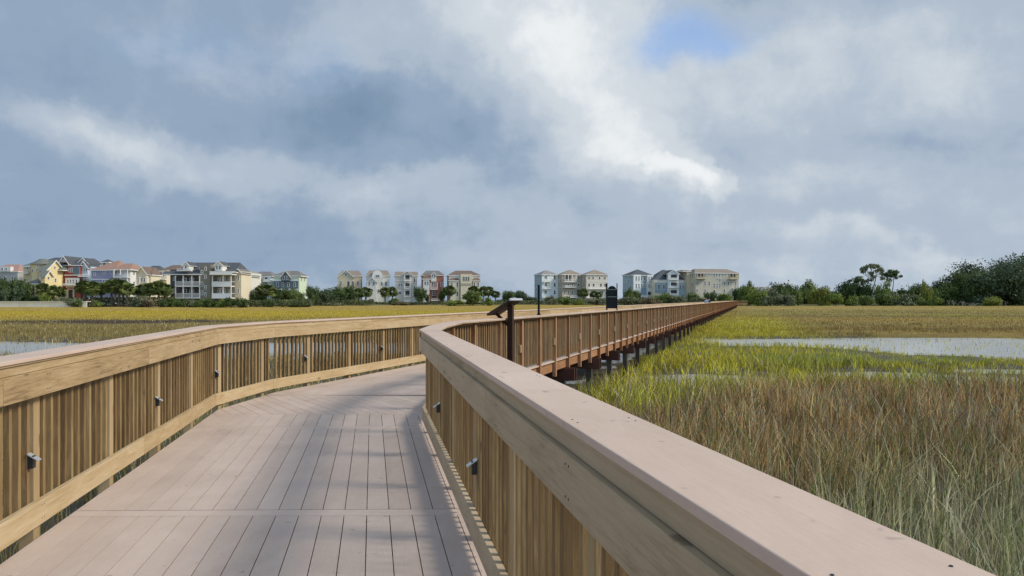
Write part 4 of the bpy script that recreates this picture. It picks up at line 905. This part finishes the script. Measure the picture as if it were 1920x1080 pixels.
# --- the middle five
DM = 345
h = House('beige gabled house, leftmost of the five separate houses in the middle', 655, DM, 9)
h.W(634, 677, 518, 575, 0, 13, 'beige'); h.gab(634, 664, 519, 507, -2.4, 9, 'tan', 'beige'); h.W(634, 664, 519, 575, -2.4, 0, 'beige'); h.hip(634, 678, 517, 506.5, 0, 13, 640, 672, 'tan'); h.win(649, 515, 4, 4, d=-2.4, arch=True); h.win([640, 657, 661], [531], 2.6, 7, d=-2.4); h.win(671, [531], 3.2, 7, d=0); h.balc(650, 666, 541, 4, -4, -2.4, [651, 658, 665.5], 526, trim='cream_trim'); h.dark(652, 665, 528, 541, -2.4)
h = House('off white house with a round arched gable window between the beige house and palms', 709, DM, 9)
h.W(687, 730, 517, 575, 0, 13, 'offwhite'); h.hip(686, 731, 517, 506, 0, 13, 692, 726, 'tan')
m = MB(); pts = [(h.x(708)+h.x(717.5)-h.x(708) if False else h.x(708+10*math.cos(a)), h.z(519-13*math.sin(a))) for a in [math.pi*i/12 for i in range(13)]]
m.poly([(x, -1.2, z) for x, z in pts])
for a, b in zip(pts, pts[1:]): m.poly([(a[0], -1.25, a[1]+.1), (a[0], 3, a[1]+.1), (b[0], 3, b[1]+.1), (b[0], -1.25, b[1]+.1)])
m.build('arched_gable', 'white_trim', h.o); h.W(698, 718, 519, 575, -1.2, 0, 'offwhite'); h.win(708, 518, 7, 4, d=-1.22, arch=True); h.win([696], [532], 3, 7, d=0); h.win([705, 716], [532], 3, 6, d=-1.2); h.win([724], [532], 3.5, 7, d=0); h.win([703, 709], [546], 2.5, 7, d=-1.2); h.win([724], [547], 3, 6, d=0); h.gab(688, 706, 528, 520, -2.6, 0, 'tan', 'offwhite'); h.W(688, 706, 528, 575, -2.6, -1.2, 'offwhite', 'bay'); h.win([693, 701], [532], 2.5, 6, d=-2.6); h.dark(692, 701, 561, 568, -2.6)
h = House('pale house with a dark central column of windows, third of the middle five', 762, DM, 9)
h.W(741, 782, 516, 575, 0, 12, 'lightbeige'); h.hip(740, 783, 517, 508.5, 0, 12, 741, 783, 'tan'); h.W(757, 770, 513, 575, -.8, 0, 'white', 'stair_tower'); h.gab(755, 771, 514, 508, -.8, 6, 'tan', 'offwhite'); h.dark(760, 768, 516, 525, -.8); h.dark(760, 768, 531, 540, -.8); h.dark(760, 768, 545, 556, -.8); h.balc(759, 769, 540, 3, -1.6, -.8); h.balc(759, 769, 526, 3, -1.6, -.8); h.balc(759, 769, 556, 3, -1.6, -.8)
h.win([748.5, 753], 534.5, 2.6, 4, d=0); h.win([750], [549], 5, 5, d=0, arch=True); h.win([777], [525, 540, 552], 3, 7, d=0); h.band(741, 757, 526, .3, 0)
h = House('red brick coloured house with white bays, fourth of the middle five', 812, DM, 9)
h.W(792, 832, 515, 575, 0, 12, 'brick'); h.hip(791, 833, 516, 506.5, 0, 12, 800, 824, 'gray'); h.W(793, 805, 523, 575, -1.6, 0, 'white', 'bay'); h.hip(792, 808, 523, 514, -1.6, 2, 797, 804, 'brown', .3); h.win([797, 802], [531], 2.6, 6, d=-1.6); h.W(808, 818, 514, 528, -.9, 0, 'white', 'bay'); h.gab(808, 818, 515, 510, -.9, 4, 'slate', 'white', .3); h.win([811, 815], 518, 2.2, 5, d=-.9); h.win([811, 815.5], [533], 2.6, 6, d=0); h.win([828], [533], 3, 7, d=0); h.balc(807, 820, 542, 4, -1.8, 0, [807.5, 819.5], 530); h.dark(810, 818, 546, 558, 0); h.win(813.5, 550, 4, 8, d=-.05, trim='wall_pinkwhite'); h.balc(808, 824, 563, 3, -2, 0)
h = House('cream house with a rounded centre bay and brown hip roof, rightmost of the middle five', 871, DM, 9)
h.W(842, 900, 516, 575, 0, 13, 'offwhite'); h.hip(841, 901, 516, 506.5, 0, 13, 856, 886, 'brown'); h.W(863, 884, 514, 575, -2.0, 0, 'cream', 'centre_bay'); h.win([869, 873.5, 878], [523], 2.4, 7, d=-2.0, trim='cream_trim'); h.band(864, 883, 533, .8, -2.05, 'wall_tan')
for a, b in ((842, 861), (886, 900)): h.W(a, b, 526, 575, -1.4, 0, 'cream', 'wing'); h.hip(a, b, 526, 519, -1.4, 3, (a+b)/2-3, (a+b)/2+3, 'brown', .3)
h.win([847, 857], [534, 551], 2.6, 8, d=-1.4); h.win([889, 896], [534], 2.6, 8, d=-1.4)
# --- right hand row
DRr = 372
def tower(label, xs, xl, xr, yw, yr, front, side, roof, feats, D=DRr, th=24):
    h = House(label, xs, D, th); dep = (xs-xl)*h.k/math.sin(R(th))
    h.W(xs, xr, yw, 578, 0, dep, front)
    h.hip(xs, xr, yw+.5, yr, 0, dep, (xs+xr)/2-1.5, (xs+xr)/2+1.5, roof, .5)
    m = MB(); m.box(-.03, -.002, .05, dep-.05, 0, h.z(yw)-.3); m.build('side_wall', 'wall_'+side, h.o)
    h.winL(xs-.05, [dep*.35, dep*.7], [yw+12, yw+28], .9, 5) if feats != 'none' else None
    h.d = 0; return h
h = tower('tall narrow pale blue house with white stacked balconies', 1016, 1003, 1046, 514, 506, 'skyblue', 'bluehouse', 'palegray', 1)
h.win([1023], [520, 534, 548], 5, 5); h.win([1040], [520, 534, 548], 3.6, 7); h.balc(1018, 1031, 527.5, 3, -1.3, 0, [1018.5, 1030.5], 514.5); h.balc(1018, 1031, 541, 3, -1.3, 0, [1018.5, 1030.5], 529); h.band(1016, 1046, 528, .25); h.balc(1017, 1045, 558, 3, -1.5, 0)
h = tower('tan grey house with open porches between the pale blue and beige houses', 1054, 1047, 1091, 514, 505.5, 'tan', 'tan', 'tan', 1)
h.dark(1057, 1070, 516, 527); h.balc(1056, 1078, 528, 4, -1.8, 0, [1056.5, 1063, 1071, 1077.5], 515); h.balc(1056, 1078, 538, 3, -1.8, 0); h.win([1059, 1066, 1073], [535, 548], 3, 6); h.win([1085], [520, 534], 4, 5); h.dark(1082, 1088, 543, 556); h.balc(1055, 1080, 557, 3, -1.8, 0)
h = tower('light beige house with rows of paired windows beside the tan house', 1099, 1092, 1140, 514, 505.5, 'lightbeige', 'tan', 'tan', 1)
h.win([1104.5, 1112, 1124.5, 1134.5], [521], 3.4, 5); h.win([1104.5, 1113, 1127, 1135], [534.5], 4, 6); h.win([1117, 1129, 1137], [549], 4, 6); h.balc(1103, 1138, 541, 3, -1.2, 0); h.balc(1100, 1139, 558, 3, -1.2, 0); h.band(1100, 1140, 527, .3)
h = tower('blue and white house with twin white bays, left of the two blue houses', 1185, 1172, 1224, 515, 504.5, 'teal', 'bluehouse', 'slate', 1)
h.W(1186, 1200, 515, 578, -1, 0, 'skyblue', 'bay'); h.win([1191, 1196], [522, 536], 2, 8); h.W(1212, 1223, 515, 578, -1, 0, 'skyblue', 'bay'); h.win([1215, 1220], [522, 536], 2, 7); h.win([1203, 1209], [522, 535], 2.6, 7, d=0); h.dark(1213, 1221, 547, 556, -1.02); h.balc(1186, 1223, 556, 3, -2.4, -1)
h = House('blue house with a white three storey porch tower under a slate gable', 1260, DRr, 8)
h.W(1226, 1285, 524, 578, 0, 13, 'cream'); h.hip(1225, 1287, 525, 505, 0, 13, 1250, 1255, 'slate'); h.W(1250, 1269, 512, 578, -2.2, 0, 'skyblue', 'porch_tower'); h.gab(1249, 1270, 513, 506, -2.2, 7, 'slate', 'skyblue')
for y0 in (515, 530, 544): h.dark(1255, 1266, y0, y0+7, -2.2); h.balc(1252, 1268, y0+9, 3, -3.6, -2.2, [1252.5, 1267.5], y0-1.2)
h.W(1228, 1250, 531, 549, -.4, 0, 'teal', 'wing'); h.win([1235, 1244], [538], 4, 8, d=-.4); h.W(1269, 1284, 531, 578, -.4, 0, 'bluehouse', 'wing'); h.win([1275, 1280], [538], 2.4, 7, d=-.4); h.winL(1226, [4, 9], [538], 1, 6); h.band(1226, 1285, 528, .5, 0)
h = House('long stone grey apartment block with staggered stair windows behind the far boardwalk end', 1304, DRr-6, 14, name='apartment_block', cat='building')
dep = 11
h.W(1304, 1386, 511, 580, 0, dep, 'stone'); h.hip(1303, 1387, 511.5, 503, 0, dep, 1312, 1374, 'tan'); m = MB(); m.box(-.03, -.002, .05, dep-.05, 0, h.z(512)-.3); m.build('side_wall', 'wall_beige', h.o); h.winL(1303.9, [3, 8], [517, 533, 547], 1, 6)
h.W(1297, 1304, 507, 580, 5, 16, 'beige', 'rear_wing'); h.hip(1290, 1310, 508, 504.5, 5, 16, 1296, 1306, 'tan')
for a in (1305, 1366): h.dark(a+1, a+16, 513, 520, 0); h.balc(a, a+18, 522, 3, -1.6, 0, [a+.5, a+6.5, a+12, a+17.5], 512, trim='wall_beige')
h.win([1323, 1328, 1333], [514.5], 2, 4.5, d=0); h.win([1339, 1344, 1349], [515], 2.2, 7, d=0); h.win([1356, 1361], [514.5], 2.2, 4.5, d=0); h.win([1345], [523], 2.2, 4, d=0); h.win([1350], [525], 2.6, 6, d=0)
h.win([1340, 1345, 1350], [533, 537], 2.4, 3.6, d=0); h.win([1307, 1322, 1330, 1359, 1366.5, 1380.5], [531], 2.2, 7, d=0); h.win([1307, 1322, 1359], [545], 2.2, 6, d=0); h.win([1340], [547], 2.6, 7, d=0); h.win([1345, 1350], [551], 2.2, 4, d=0); h.W(1374, 1386, 540, 560, -1.2, 0, 'white', 'porch'); h.win([1379, 1383], [545], 2.2, 6, d=-1.2)
h = House('low house showing only its brown grey roof above the shrubs right of the apartment block', 1437, 330, 0, base=560)
h.W(1416, 1458, 547, 562, 0, 10, 'tan'); h.hip(1414, 1460, 548, 537.5, 0, 10, 1424, 1446, 'tan'); h.W(1427, 1436, 541, 549, -.4, 2, 'offwhite', 'dormer'); h.gab(1427, 1436, 541.5, 538.5, -.4, 4, 'tan', 'offwhite', .2); h.win([1431], [545], 2, 3)

# ------------------------------------------------------------------ low pale dock at the left edge
dk = empty('low_dock', (X_(54, 236), 236, 0)); tag(dk, 'low pale wooden dock wall along the marsh edge at the far left', 'dock')
m = MB(); kx = 236/F
for i in range(14): m.box((-90+i*14.2)*kx, (-90+i*14.2+14.1)*kx, 0, .2, Z_(576, 236), Z_(566.2, 236))
m.build('side_boards', 'dock_wood', dk); m = MB(); m.box(-90*kx, 108*kx, -.25, 2.6, Z_(566.1, 236), Z_(565, 236)); m.build('cap', 'dock_wood', dk)
for px in (-62, -26, 17, 60-18+14): 
    m = MB(); m.box(px*kx-.35, px*kx+.35, .0, .5, -1.9, Z_(576.1, 236), axis=2); m.build('pile', 'dock_wood', dk)
# ------------------------------------------------------------------ cars
def car(px, D, pyb, label, rz=0):
    o = empty('parked_car', (X_(px, D), D, Z_(pyb, D)), rz); tag(o, label, 'car', None)
    prof = [(-2.2, .35), (-2.25, .75), (-1.9, .95), (-1.3, 1.02), (-.7, 1.48), (.75, 1.5), (1.5, 1.05), (2.15, .9), (2.25, .6), (2.2, .35)]
    m = MB(); n_ = len(prof)
    for sy in (-.85, .85): m.poly([(x, sy*(.86 if z > 1.1 else 1), z) for x, z in (prof if sy > 0 else prof[::-1])])
    for i in range(n_):
        a, b = prof[i], prof[(i+1) % n_]; wa, wb = (.86 if a[1] > 1.1 else 1)*.85, (.86 if b[1] > 1.1 else 1)*.85; m.poly([(a[0], -wa, a[1]), (b[0], -wb, b[1]), (b[0], wb, b[1]), (a[0], wa, a[1])])
    m.build('body', 'car_white', o)
    for x0, x1 in ((-.95, -.05), (.05, 1.05)): m = MB(); m.hexa([(x0-.15*(x0 < -.5), -.87, 1.04), (x0, -.80, 1.04), (x0+.15, -.72, 1.4), (x0+.15*(x0 < 0), -.77, 1.4), (x1, -.87, 1.04), (x1, -.8, 1.04), (x1-.25*(x1 > .5), -.72, 1.4), (x1-.25*(x1 > .5), -.77, 1.4)]); m.build('window', 'glass', o)
    for x in (-1.4, 1.4):
        for sy in (-.8, .8): m = MB(); m.tube((x, sy-.1, .34), (x, sy+.1, .34), .34, .34, 12); wh = m.build('wheel', 'tyre', o)
    return o
car(163, DL-12, 566.3, 'white car parked behind shrubs below the red house'); car(206, DL-12, 566.3, 'white car parked below the lavender house, right of the leaning palm'); car(772, DM-14, 572.5, 'white car parked beside the round dark green bush')
# ------------------------------------------------------------------ plants: left shore
P = plant
P('tree','dark', 8, 524, 577, 60, 244, 'dark bushy tree at the left edge in front of the grey walled house', 0)
P('tree','dark', 40, 527, 577, 46, 246, 'rounded dark tree below the grey part of the yellow house', 1)
P('tree','blue', 22, 538, 577, 40, 241, 'low bluish green tree directly behind the dock at the left edge', 2)
palm(80, 531, 577, 243, 'palm in front of the yellow turret, behind the dock', 0)
palm(100, 535, 577, 242, 'slim palm in front of the yellow gable, behind the dock', 1); palm(113, 537, 577, 243, 'palm between the yellow gable and the red house', 2, .9)
P('shrub','bright', 83, 547, 577, 22, 240, 'bright green small shrub in front of the yellow house porch', 0); P('shrub','dark', 62, 552, 577, 32, 245, 'dark shrub beside the dock under the yellow turret', 1)
P('shrub','grey', 118, 556, 579, 26, 238, 'grey green shrub at the right end of the dock', 0); P('shrub','grey', 137, 558, 579, 32, 237, 'olive grey shrub on the bank below the red house', 2); P('shrub','mid', 146, 561, 579, 22, 236, 'small green shrub at the marsh edge below the pale grey house', 0)
palm(160, 526, 578, 243, 'bushy palm in front of the pale grey house', 0, 1.25); palm(173, 527, 577, 242, 'leaning thick palm in front of the lavender house', 1, 1.25); palm(190, 530, 576, 245, 'palm just right of the leaning palm', 2, 1.1)
P('shrub','bright', 186, 562, 576, 24, 240, 'low bright green hedge under the lavender house', 2)
palm(210, 523, 576, 244, 'tall palm at the corner of the lavender house', 1, 1.1); palm(223, 524, 576, 243, 'palm in front of the left side of the white balconies', 0, 1.15); palm(231, 527, 576, 246, 'palm in front of the middle of the white balconies', 2, 1.1); palm(239, 530, 577, 242, 'shorter palm in front of the right end of the white balconies', 1, 1.15)
P('shrub','grey', 262, 553, 580, 36, 237, 'grey olive shrub below the cream gabled house', 0); P('shrub','brown', 280, 557, 580, 40, 236, 'brownish marsh shrub below the cream gabled house', 1)
palm(268, 531, 578, 245, 'palm in front of the cream gabled house', 2, 1.1); palm(281, 530, 578, 243, 'palm with a dense head at the right edge of the cream gabled house', 0, 1.1); palm(296, 527, 578, 242, 'palm in front of the cream stucco house', 1, 1.15); palm(309, 530, 578, 244, 'palm touching the left corner of the big dark house', 2, 1.1)
P('shrub','dark', 305, 560, 580, 26, 238, 'dark shrub under the left corner of the big dark house', 1)
for i, (px, yt, w_, pal, lab) in enumerate([(325,557,26,'mid','green shrub at the foot of the white stair of the dark house'), (340,558,30,'dark','dark shrub under the left porch of the big dark house'), (357,560,26,'grey','grey green shrub under the middle of the left porch'), (375,561,28,'mid','mid green shrub below the stair tower of the dark house'),
        (393,557,28,'dark','dark rounded shrub right of the stair tower'), (412,559,26,'bright','light green shrub below the right porch of the dark house'), (430,557,28,'dark','dark shrub below the cream wing of the dark house'), (452,556,28,'dark','dark shrub in front of the narrow pale house')]):
    P('shrub', pal, px, yt, 580, w_, 240+(i % 3), lab, i % 3)
P('tree','dark', 482, 546, 580, 46, 262, 'dark brown green tree left of the palm before the pale blue grey house', 0)
palm(498, 532, 579, 262, 'thick headed palm between the pale blue grey and green houses', 0, 1.5)
P('shrub','mid', 500, 560, 581, 34, 255, 'green shrub at the foot of the thick headed palm', 0); P('shrub','bright', 545, 562, 581, 52, 262, 'low light green shrub below the green house', 1); P('shrub','grey', 575, 564, 580, 24, 258, 'small grey shrub by the right corner of the green house', 2)
P('tree','dark', 529, 540, 579, 40, 275, 'dark green tree in front of the shuttered front', 1); P('tree','mid', 556, 542, 579, 30, 276, 'green tree in front of the corner of the green house', 2)
P('tree','dark', 585, 539, 578, 30, 282, 'dark green tree right beside the pale green wall', 0); P('tree','blue', 606, 545, 578, 36, 290, 'dark bluish tree in the gap before the middle houses', 1); P('tree','dark', 634, 537, 574, 50, 310, 'broad dark tree hiding the left foot of the beige house', 2); P('tree','dark', 654, 539, 574, 34, 312, 'dark round tree under the beige house', 0)
P('shrub','grey', 616, 567, 577, 60, 292, 'long low grey green bank shrub left of the middle houses', 0)
palm(672, 541, 574, 315, 'palm right of the dark trees under the beige house', 1, 1.2); palm(686, 538, 574, 316, 'tall palm between the beige and the off white house', 2, 1.2)
palm(722, 538, 574, 318, 'left palm of the pair before the off white house', 0, 1.1); palm(735, 538, 573, 320, 'right palm of the pair before the off white house', 1, 1.1); P('shrub','mid', 738, 559, 574, 26, 316, 'green shrub below the pair of palms', 1); P('shrub','brown', 748, 565, 574, 34, 308, 'brownish low shrub in front of the third middle house', 2)
P('tree','dark', 792, 537, 569.5, 30, 318, 'dense round dark green bush in front of the red brick coloured house', 2, 'round_bush', cat='bush'); bpy.data.objects['round_bush'].children[0].scale.z *= 1.0
P('shrub','dark', 829, 542, 572, 16, 322, 'dark narrow bush at the right edge of the red brick coloured house', 0); palm(843, 535, 573, 318, 'palm at the left edge of the cream house', 2, 1.2); P('shrub','bright', 853, 562, 575, 42, 304, 'bright green low shrub mound below the cream house', 0)
P('shrub','mid', 880, 546, 573, 56, 312, 'big sloping grey green shrub in front of the cream house', 1); palm(887, 536, 572, 320, 'palm in front of the right wing of the cream house', 0, 1.1); P('shrub','bright', 918, 556, 574, 20, 306, 'light green upright shrub right of the cream house', 2)
palm(906, 537, 572, 322, 'first of three palms right of the cream house', 1, 1.1); palm(916, 537, 572, 326, 'middle palm of the three right of the cream house', 2, 1.1); palm(929, 545, 571, 322, 'shortest and rightmost palm of the three right of the cream house', 0, 1.3)
P('tree','dark', 954, 547, 570, 34, 345, 'dark tree in the gap left of the pale blue tall house', 0); P('tree','blue', 977, 546, 570, 30, 350, 'bluish dark tree just left of the pale blue tall house', 1); P('tree','dark', 995, 555, 570, 26, 352, 'low dark tree at the foot of the pale blue tall house', 2)
# right row
for i, (px, yt, yb, w_, pal, lab, D) in enumerate([(1033,556,570,24,'grey','grey green shrub in front of the pale blue tall house',335),(1062,556,571,36,'mid','green shrub in front of the tan grey house',330),(1082,560,571,26,'bright','light green shrub at the corner of the tan grey house',328),
        (1122,560,571,40,'grey','grey shrub in front of the light beige house',330),(1180,544,571,24,'mid','green bush at the left corner of the blue and white house',338),(1196,543,571,22,'dark','dark bush in front of the blue and white house',340),(1185,556,572,50,'grey','wide grey green shrub below the blue and white house',325),
        (1216,556,572,44,'brown','olive brown shrub right of the blue and white house',322),(1240,548,572,40,'mid','leafy green bush in front of the blue house with the porch tower',330),(1266,553,571,44,'grey','grey green bush below the white porch tower',328),(1296,549,571,30,'mid','green bush left of the apartment block',330),
        (1312,556,571,40,'grey','pale grey green shrub under the apartment block',322),(1331,549,569,26,'dark','dark bush under the left windows of the apartment block',335),(1352,552,569,40,'mid','green bush below the stair windows of the apartment block',330),(1366,548,568,28,'bright','light green bush near the far end of the boardwalk',326)]):
    P('shrub' if w_ > 26 else 'tree', pal, px, yt, yb+3, w_, D, lab, i % 3, name='bush', cat='bush')
palm(1094, 541, 571, 335, 'grey green palm between the tan and light beige houses', 1, 1.2); palm(1113, 545, 571, 336, 'left small palm before the light beige house', 2, 1.1); palm(1122, 547, 571, 334, 'right small palm before the light beige house', 0, 1.1)
# right tree line
for i, (kd, pal, px, yt, w_, D, lab) in enumerate([
    ('tree','mid',1402,531,34,300,'bushy green tree at the end of the boardwalk'), ('tree','dark',1384,540,26,310,'dark tree half behind the end of the boardwalk'), ('tree','bright',1418,541,50,292,'rounded light green tree below the brown roof'), ('tree','grey',1446,545,46,290,'grey green tree in front of the brown roof'),
    ('tree','dark',1466,531,46,318,'dark tree rising right of the brown roof'), ('tree','mid',1484,537,40,296,'green tree right of the brown roof'), ('shrub','grey',1478,552,36,286,'pale green shrub at the marsh edge below the roof house'), ('tree','mid',1512,533,56,310,'broad mid green tree left of the tall pine'),
    ('tree','yellow',1536,538,42,294,'yellowish green tree in the left part of the right tree line'), ('tree','bright',1567,548,34,288,'rounded bright green tree at the marsh edge left of the tall pine'), ('tree','dark',1588,528,44,305,'dark green tree just left of the tall pine'), ('shrub','bright',1596,551,28,286,'small bright shrub below the tall pine'),
    ('tree','dark',1618,534,46,304,'dark tree under the crown of the tall pine'), ('shrub','mid',1622,553,34,286,'mid green shrub at the foot of the tall pine'), ('tree','bright',1660,529,34,296,'bright green tree below the dark leaning pine'), ('tree','mid',1662,545,46,290,'mid green tree at the marsh edge right of the tall pine'),
    ('shrub','grey',1690,546,54,288,'olive grey bush in the middle of the right tree line'), ('tree','dark',1692,536,46,305,'dark tree right of the leaning pine'), ('shrub','mid',1722,553,34,286,'brownish green bush with a flat top'), ('tree','yellow',1737,527,22,292,'narrow yellow green tree'),
    ('tree','mid',1762,534,64,296,'wide green tree with a flat light top'), ('tree','dark',1728,535,46,306,'dark tree behind the narrow yellow green tree'), ('shrub','bright',1754,555,26,285,'little bright green bush at the marsh edge'), ('tree','dark',1775,525,56,312,'dark crown rising toward the big oak'), ('tree','blue',1800,532,50,300,'bluish dark tree under the left side of the big oak')]):
    P(kd, pal, px, yt, 577.5, w_, D, lab, i % 3)
P('pine','grey', 1634, 495, 560, 50, 300, 'tall slender pine with a flat airy crown above the right tree line', 0); P('pine','dark', 1672, 506, 560, 56, 304, 'dark leaning pine right of the tall slender one', 1); P('pine','dark', 1607, 518, 562, 34, 306, 'short pine left of the tall slender one', 2)
P('big','blue', 1858, 488, 580, 170, 300, 'huge dark live oak at the right edge of the view', 0); P('big','dark', 1925, 484, 580, 120, 304, 'huge dark oak cut by the right edge of the view', 1); P('big','dark', 1815, 506, 580, 84, 296, 'dark oak with ragged clumps on the left flank of the huge oak', 2)
P('shrub','yellow', 1864, 557, 578, 40, 283, 'olive yellow bush in front of the huge oak', 0)
P('dead','', 1784, 553, 579, 20, 282, 'bare grey dead shrub left of the low driftwood', 0); P('dead','', 1805, 557, 579, 22, 281, 'bare pale dead shrub in the middle of the driftwood'); P('dead','', 1828, 562, 579, 44, 282, 'low spreading grey dead branches before the oak', 1); P('dead','', 1882, 556, 579, 24, 281, 'bare dead shrub right of the olive yellow bush', 2)
# the far wood on the land closes the gaps low down
def farwood(name, pts, label):
    V = []; 
    g = np.random.default_rng(4); Ps = []; 
    for (px0, px1, yt, D, n_) in pts:
        x = g.uniform(X_(px0, D), X_(px1, D), n_); h_ = Z_(yt, D)+.4; z = -.4+(h_)*g.random(n_)**.8*(.7+.5*fbm(x, x*0+D, 7, 2)); y = D+g.uniform(-5, 5, n_); Ps.append(np.stack([x, y, z], 1))
    Pq = np.concatenate(Ps); N = len(Pq); nrm = g.normal(size=(N, 3))+[0, -.6, .5]; nrm /= np.linalg.norm(nrm, axis=1)[:, None]; a = np.cross(nrm, g.normal(size=(N, 3))); a /= np.linalg.norm(a, axis=1)[:, None]; b = np.cross(nrm, a); s_ = g.uniform(.18, .5, N)[:, None]
    Vv = np.stack([Pq-a*s_, Pq+b*s_*.6, Pq+a*s_, Pq-b*s_*.6], 1).reshape(-1, 3); base = np.arange(N)*4; Fq = np.stack([base, base+1, base+2, base+3], 1).astype(np.int32)
    me = bpy.data.meshes.new(name); me.vertices.add(len(Vv)); me.vertices.foreach_set('co', Vv.ravel()); me.loops.add(Fq.size); me.loops.foreach_set('vertex_index', Fq.ravel()); me.polygons.add(N); me.polygons.foreach_set('loop_start', np.arange(0, N*4, 4, dtype=np.int32))
    t_ = fbm(Pq[:, 0]*1.0, Pq[:, 2]*2+Pq[:, 1], 4, 3)[:, None]+g.uniform(-.2, .2, (N, 1)); col = V2((.035,.055,.025))+(V2((.18,.21,.09))-V2((.035,.055,.025)))*np.clip(t_, 0, 1); cc = np.ones((N, 4, 4), np.float32); cc[:, :, :3] = col[:, None]
    at_ = me.attributes.new('col', 'FLOAT_COLOR', 'POINT'); at_.data.foreach_set('color', cc.ravel()); me.materials.append(MATS['leaves']); me.update(); me.validate(); o = bpy.data.objects.new(name, me); C.objects.link(o); tag(o, label, 'undergrowth', kind='stuff')
farwood('undergrowth', [(-40, 330, 556, 250, 5200), (300, 580, 561, 256, 5200), (570, 700, 562, 304, 2400), (690, 940, 567, 318, 3000), (930, 1400, 562, 345, 6500), (1385, 1800, 546, 312, 9000), (1780, 1960, 540, 312, 6000)], 'dark undergrowth filling the shore below the houses and trees')

# ------------------------------------------------------------------ two walkers far along the boardwalk
def figure(x, y, z, rz, label, shirt, ph=1):
    o = empty('person', (x, y, z), rz); tag(o, label, 'person')
    def skin(name, pts, edges, matname, par):
        me = bpy.data.meshes.new(name); me.from_pydata([p[:3] for p in pts], [], []); me.edges.add(len(edges)); me.edges.foreach_set('vertices', [i for e in edges for i in e]); me.update()
        b = bpy.data.objects.new(name, me); C.objects.link(b); b.parent = par; b.modifiers.new('skin', 'SKIN'); 
        if not me.skin_vertices: me.attributes.new
        for v_, p_ in zip(me.skin_vertices[0].data, pts): v_.radius = (p_[3], p_[4] if len(p_) > 4 else p_[3])
        me.skin_vertices[0].data[0].use_root = True; b.modifiers.new('sub', 'SUBSURF').levels = 1; b.modifiers['sub'].render_levels = 1; me.materials.append(MATS[matname]); b.modifiers['skin'].use_smooth_shade = True; return b
    s_ = .17*ph
    pts = [(0,0,.95,.14,.10),(0,0,1.2,.14,.10),(0,0,1.42,.15,.09),(0,0,1.52,.055),(0,.01,1.60,.075,.09),(0,.01,1.72,.075,.09),
           (.09,0,.88,.085),(.10,s_,.50,.06),(.10,s_*.7,.09,.04),(.10,s_*.7+.16,.04,.03),(-.09,0,.88,.085),(-.10,-s_*.6,.50,.06),(-.10,-s_*1.6,.11,.04),(-.10,-s_*1.6+.15,.04,.03),
           (.20,0,1.42,.05),(.25,-.08*ph,1.14,.04),(.24,.03,.90,.03),(.24,.06,.80,.025),(-.20,0,1.42,.05),(-.25,.08*ph,1.14,.04),(-.24,.16,.92,.03),(-.24,.2,.83,.025)]
    ed = [(0,1),(1,2),(2,3),(3,4),(4,5),(0,6),(6,7),(7,8),(8,9),(0,10),(10,11),(11,12),(12,13),(2,14),(14,15),(15,16),(16,17),(2,18),(18,19),(19,20),(20,21)]
    skin('body', pts, ed, 'skin', o)
    skin('shirt', [(0,0,.98,.165,.125),(0,0,1.2,.16,.12),(0,0,1.42,.165,.105),(.205,0,1.41,.07),(.24,-.05*ph,1.22,.06),(-.205,0,1.41,.07),(-.24,.05*ph,1.22,.06)], [(0,1),(1,2),(2,3),(3,4),(2,5),(5,6)], shirt, o)
    skin('trousers', [(0,0,.97,.155,.12),(.09,0,.86,.10),(.10,s_,.50,.078),(.10,s_*.75,.16,.062),(-.09,0,.86,.10),(-.10,-s_*.6,.50,.078),(-.10,-s_*1.5,.18,.062)], [(0,1),(1,2),(2,3),(0,4),(4,5),(5,6)], 'dark_cloth', o)
    m = MB(); 
    bm = bmesh.new(); bmesh.ops.create_icosphere(bm, subdivisions=2, radius=.105); 
    for v_ in bm.verts: v_.co = Vector((v_.co.x*.9, v_.co.y*1.05-.012, v_.co.z*.95+1.715))
    bmesh.ops.delete(bm, geom=[v_ for v_ in bm.verts if v_.co.z < 1.66 and v_.co.y > .03], context='VERTS'); me = bpy.data.meshes.new('hair'); bm.to_mesh(me); bm.free(); me.materials.append(MATS['hair']); hb = bpy.data.objects.new('hair', me); C.objects.link(hb); hb.parent = o
    return o
yp = 97; cxp = (rs(yp)+ls(yp))/2
figure(X_(1324.5, yp), yp, 0, R(-18), 'person in a light blue shirt walking far away on the boardwalk', 'blue_shirt', 1)
figure(X_(1329.5, yp+1.4), yp+1.4, 0, R(-18), 'person in dark clothes walking beside the one in the light blue shirt', 'dark_cloth', -1)
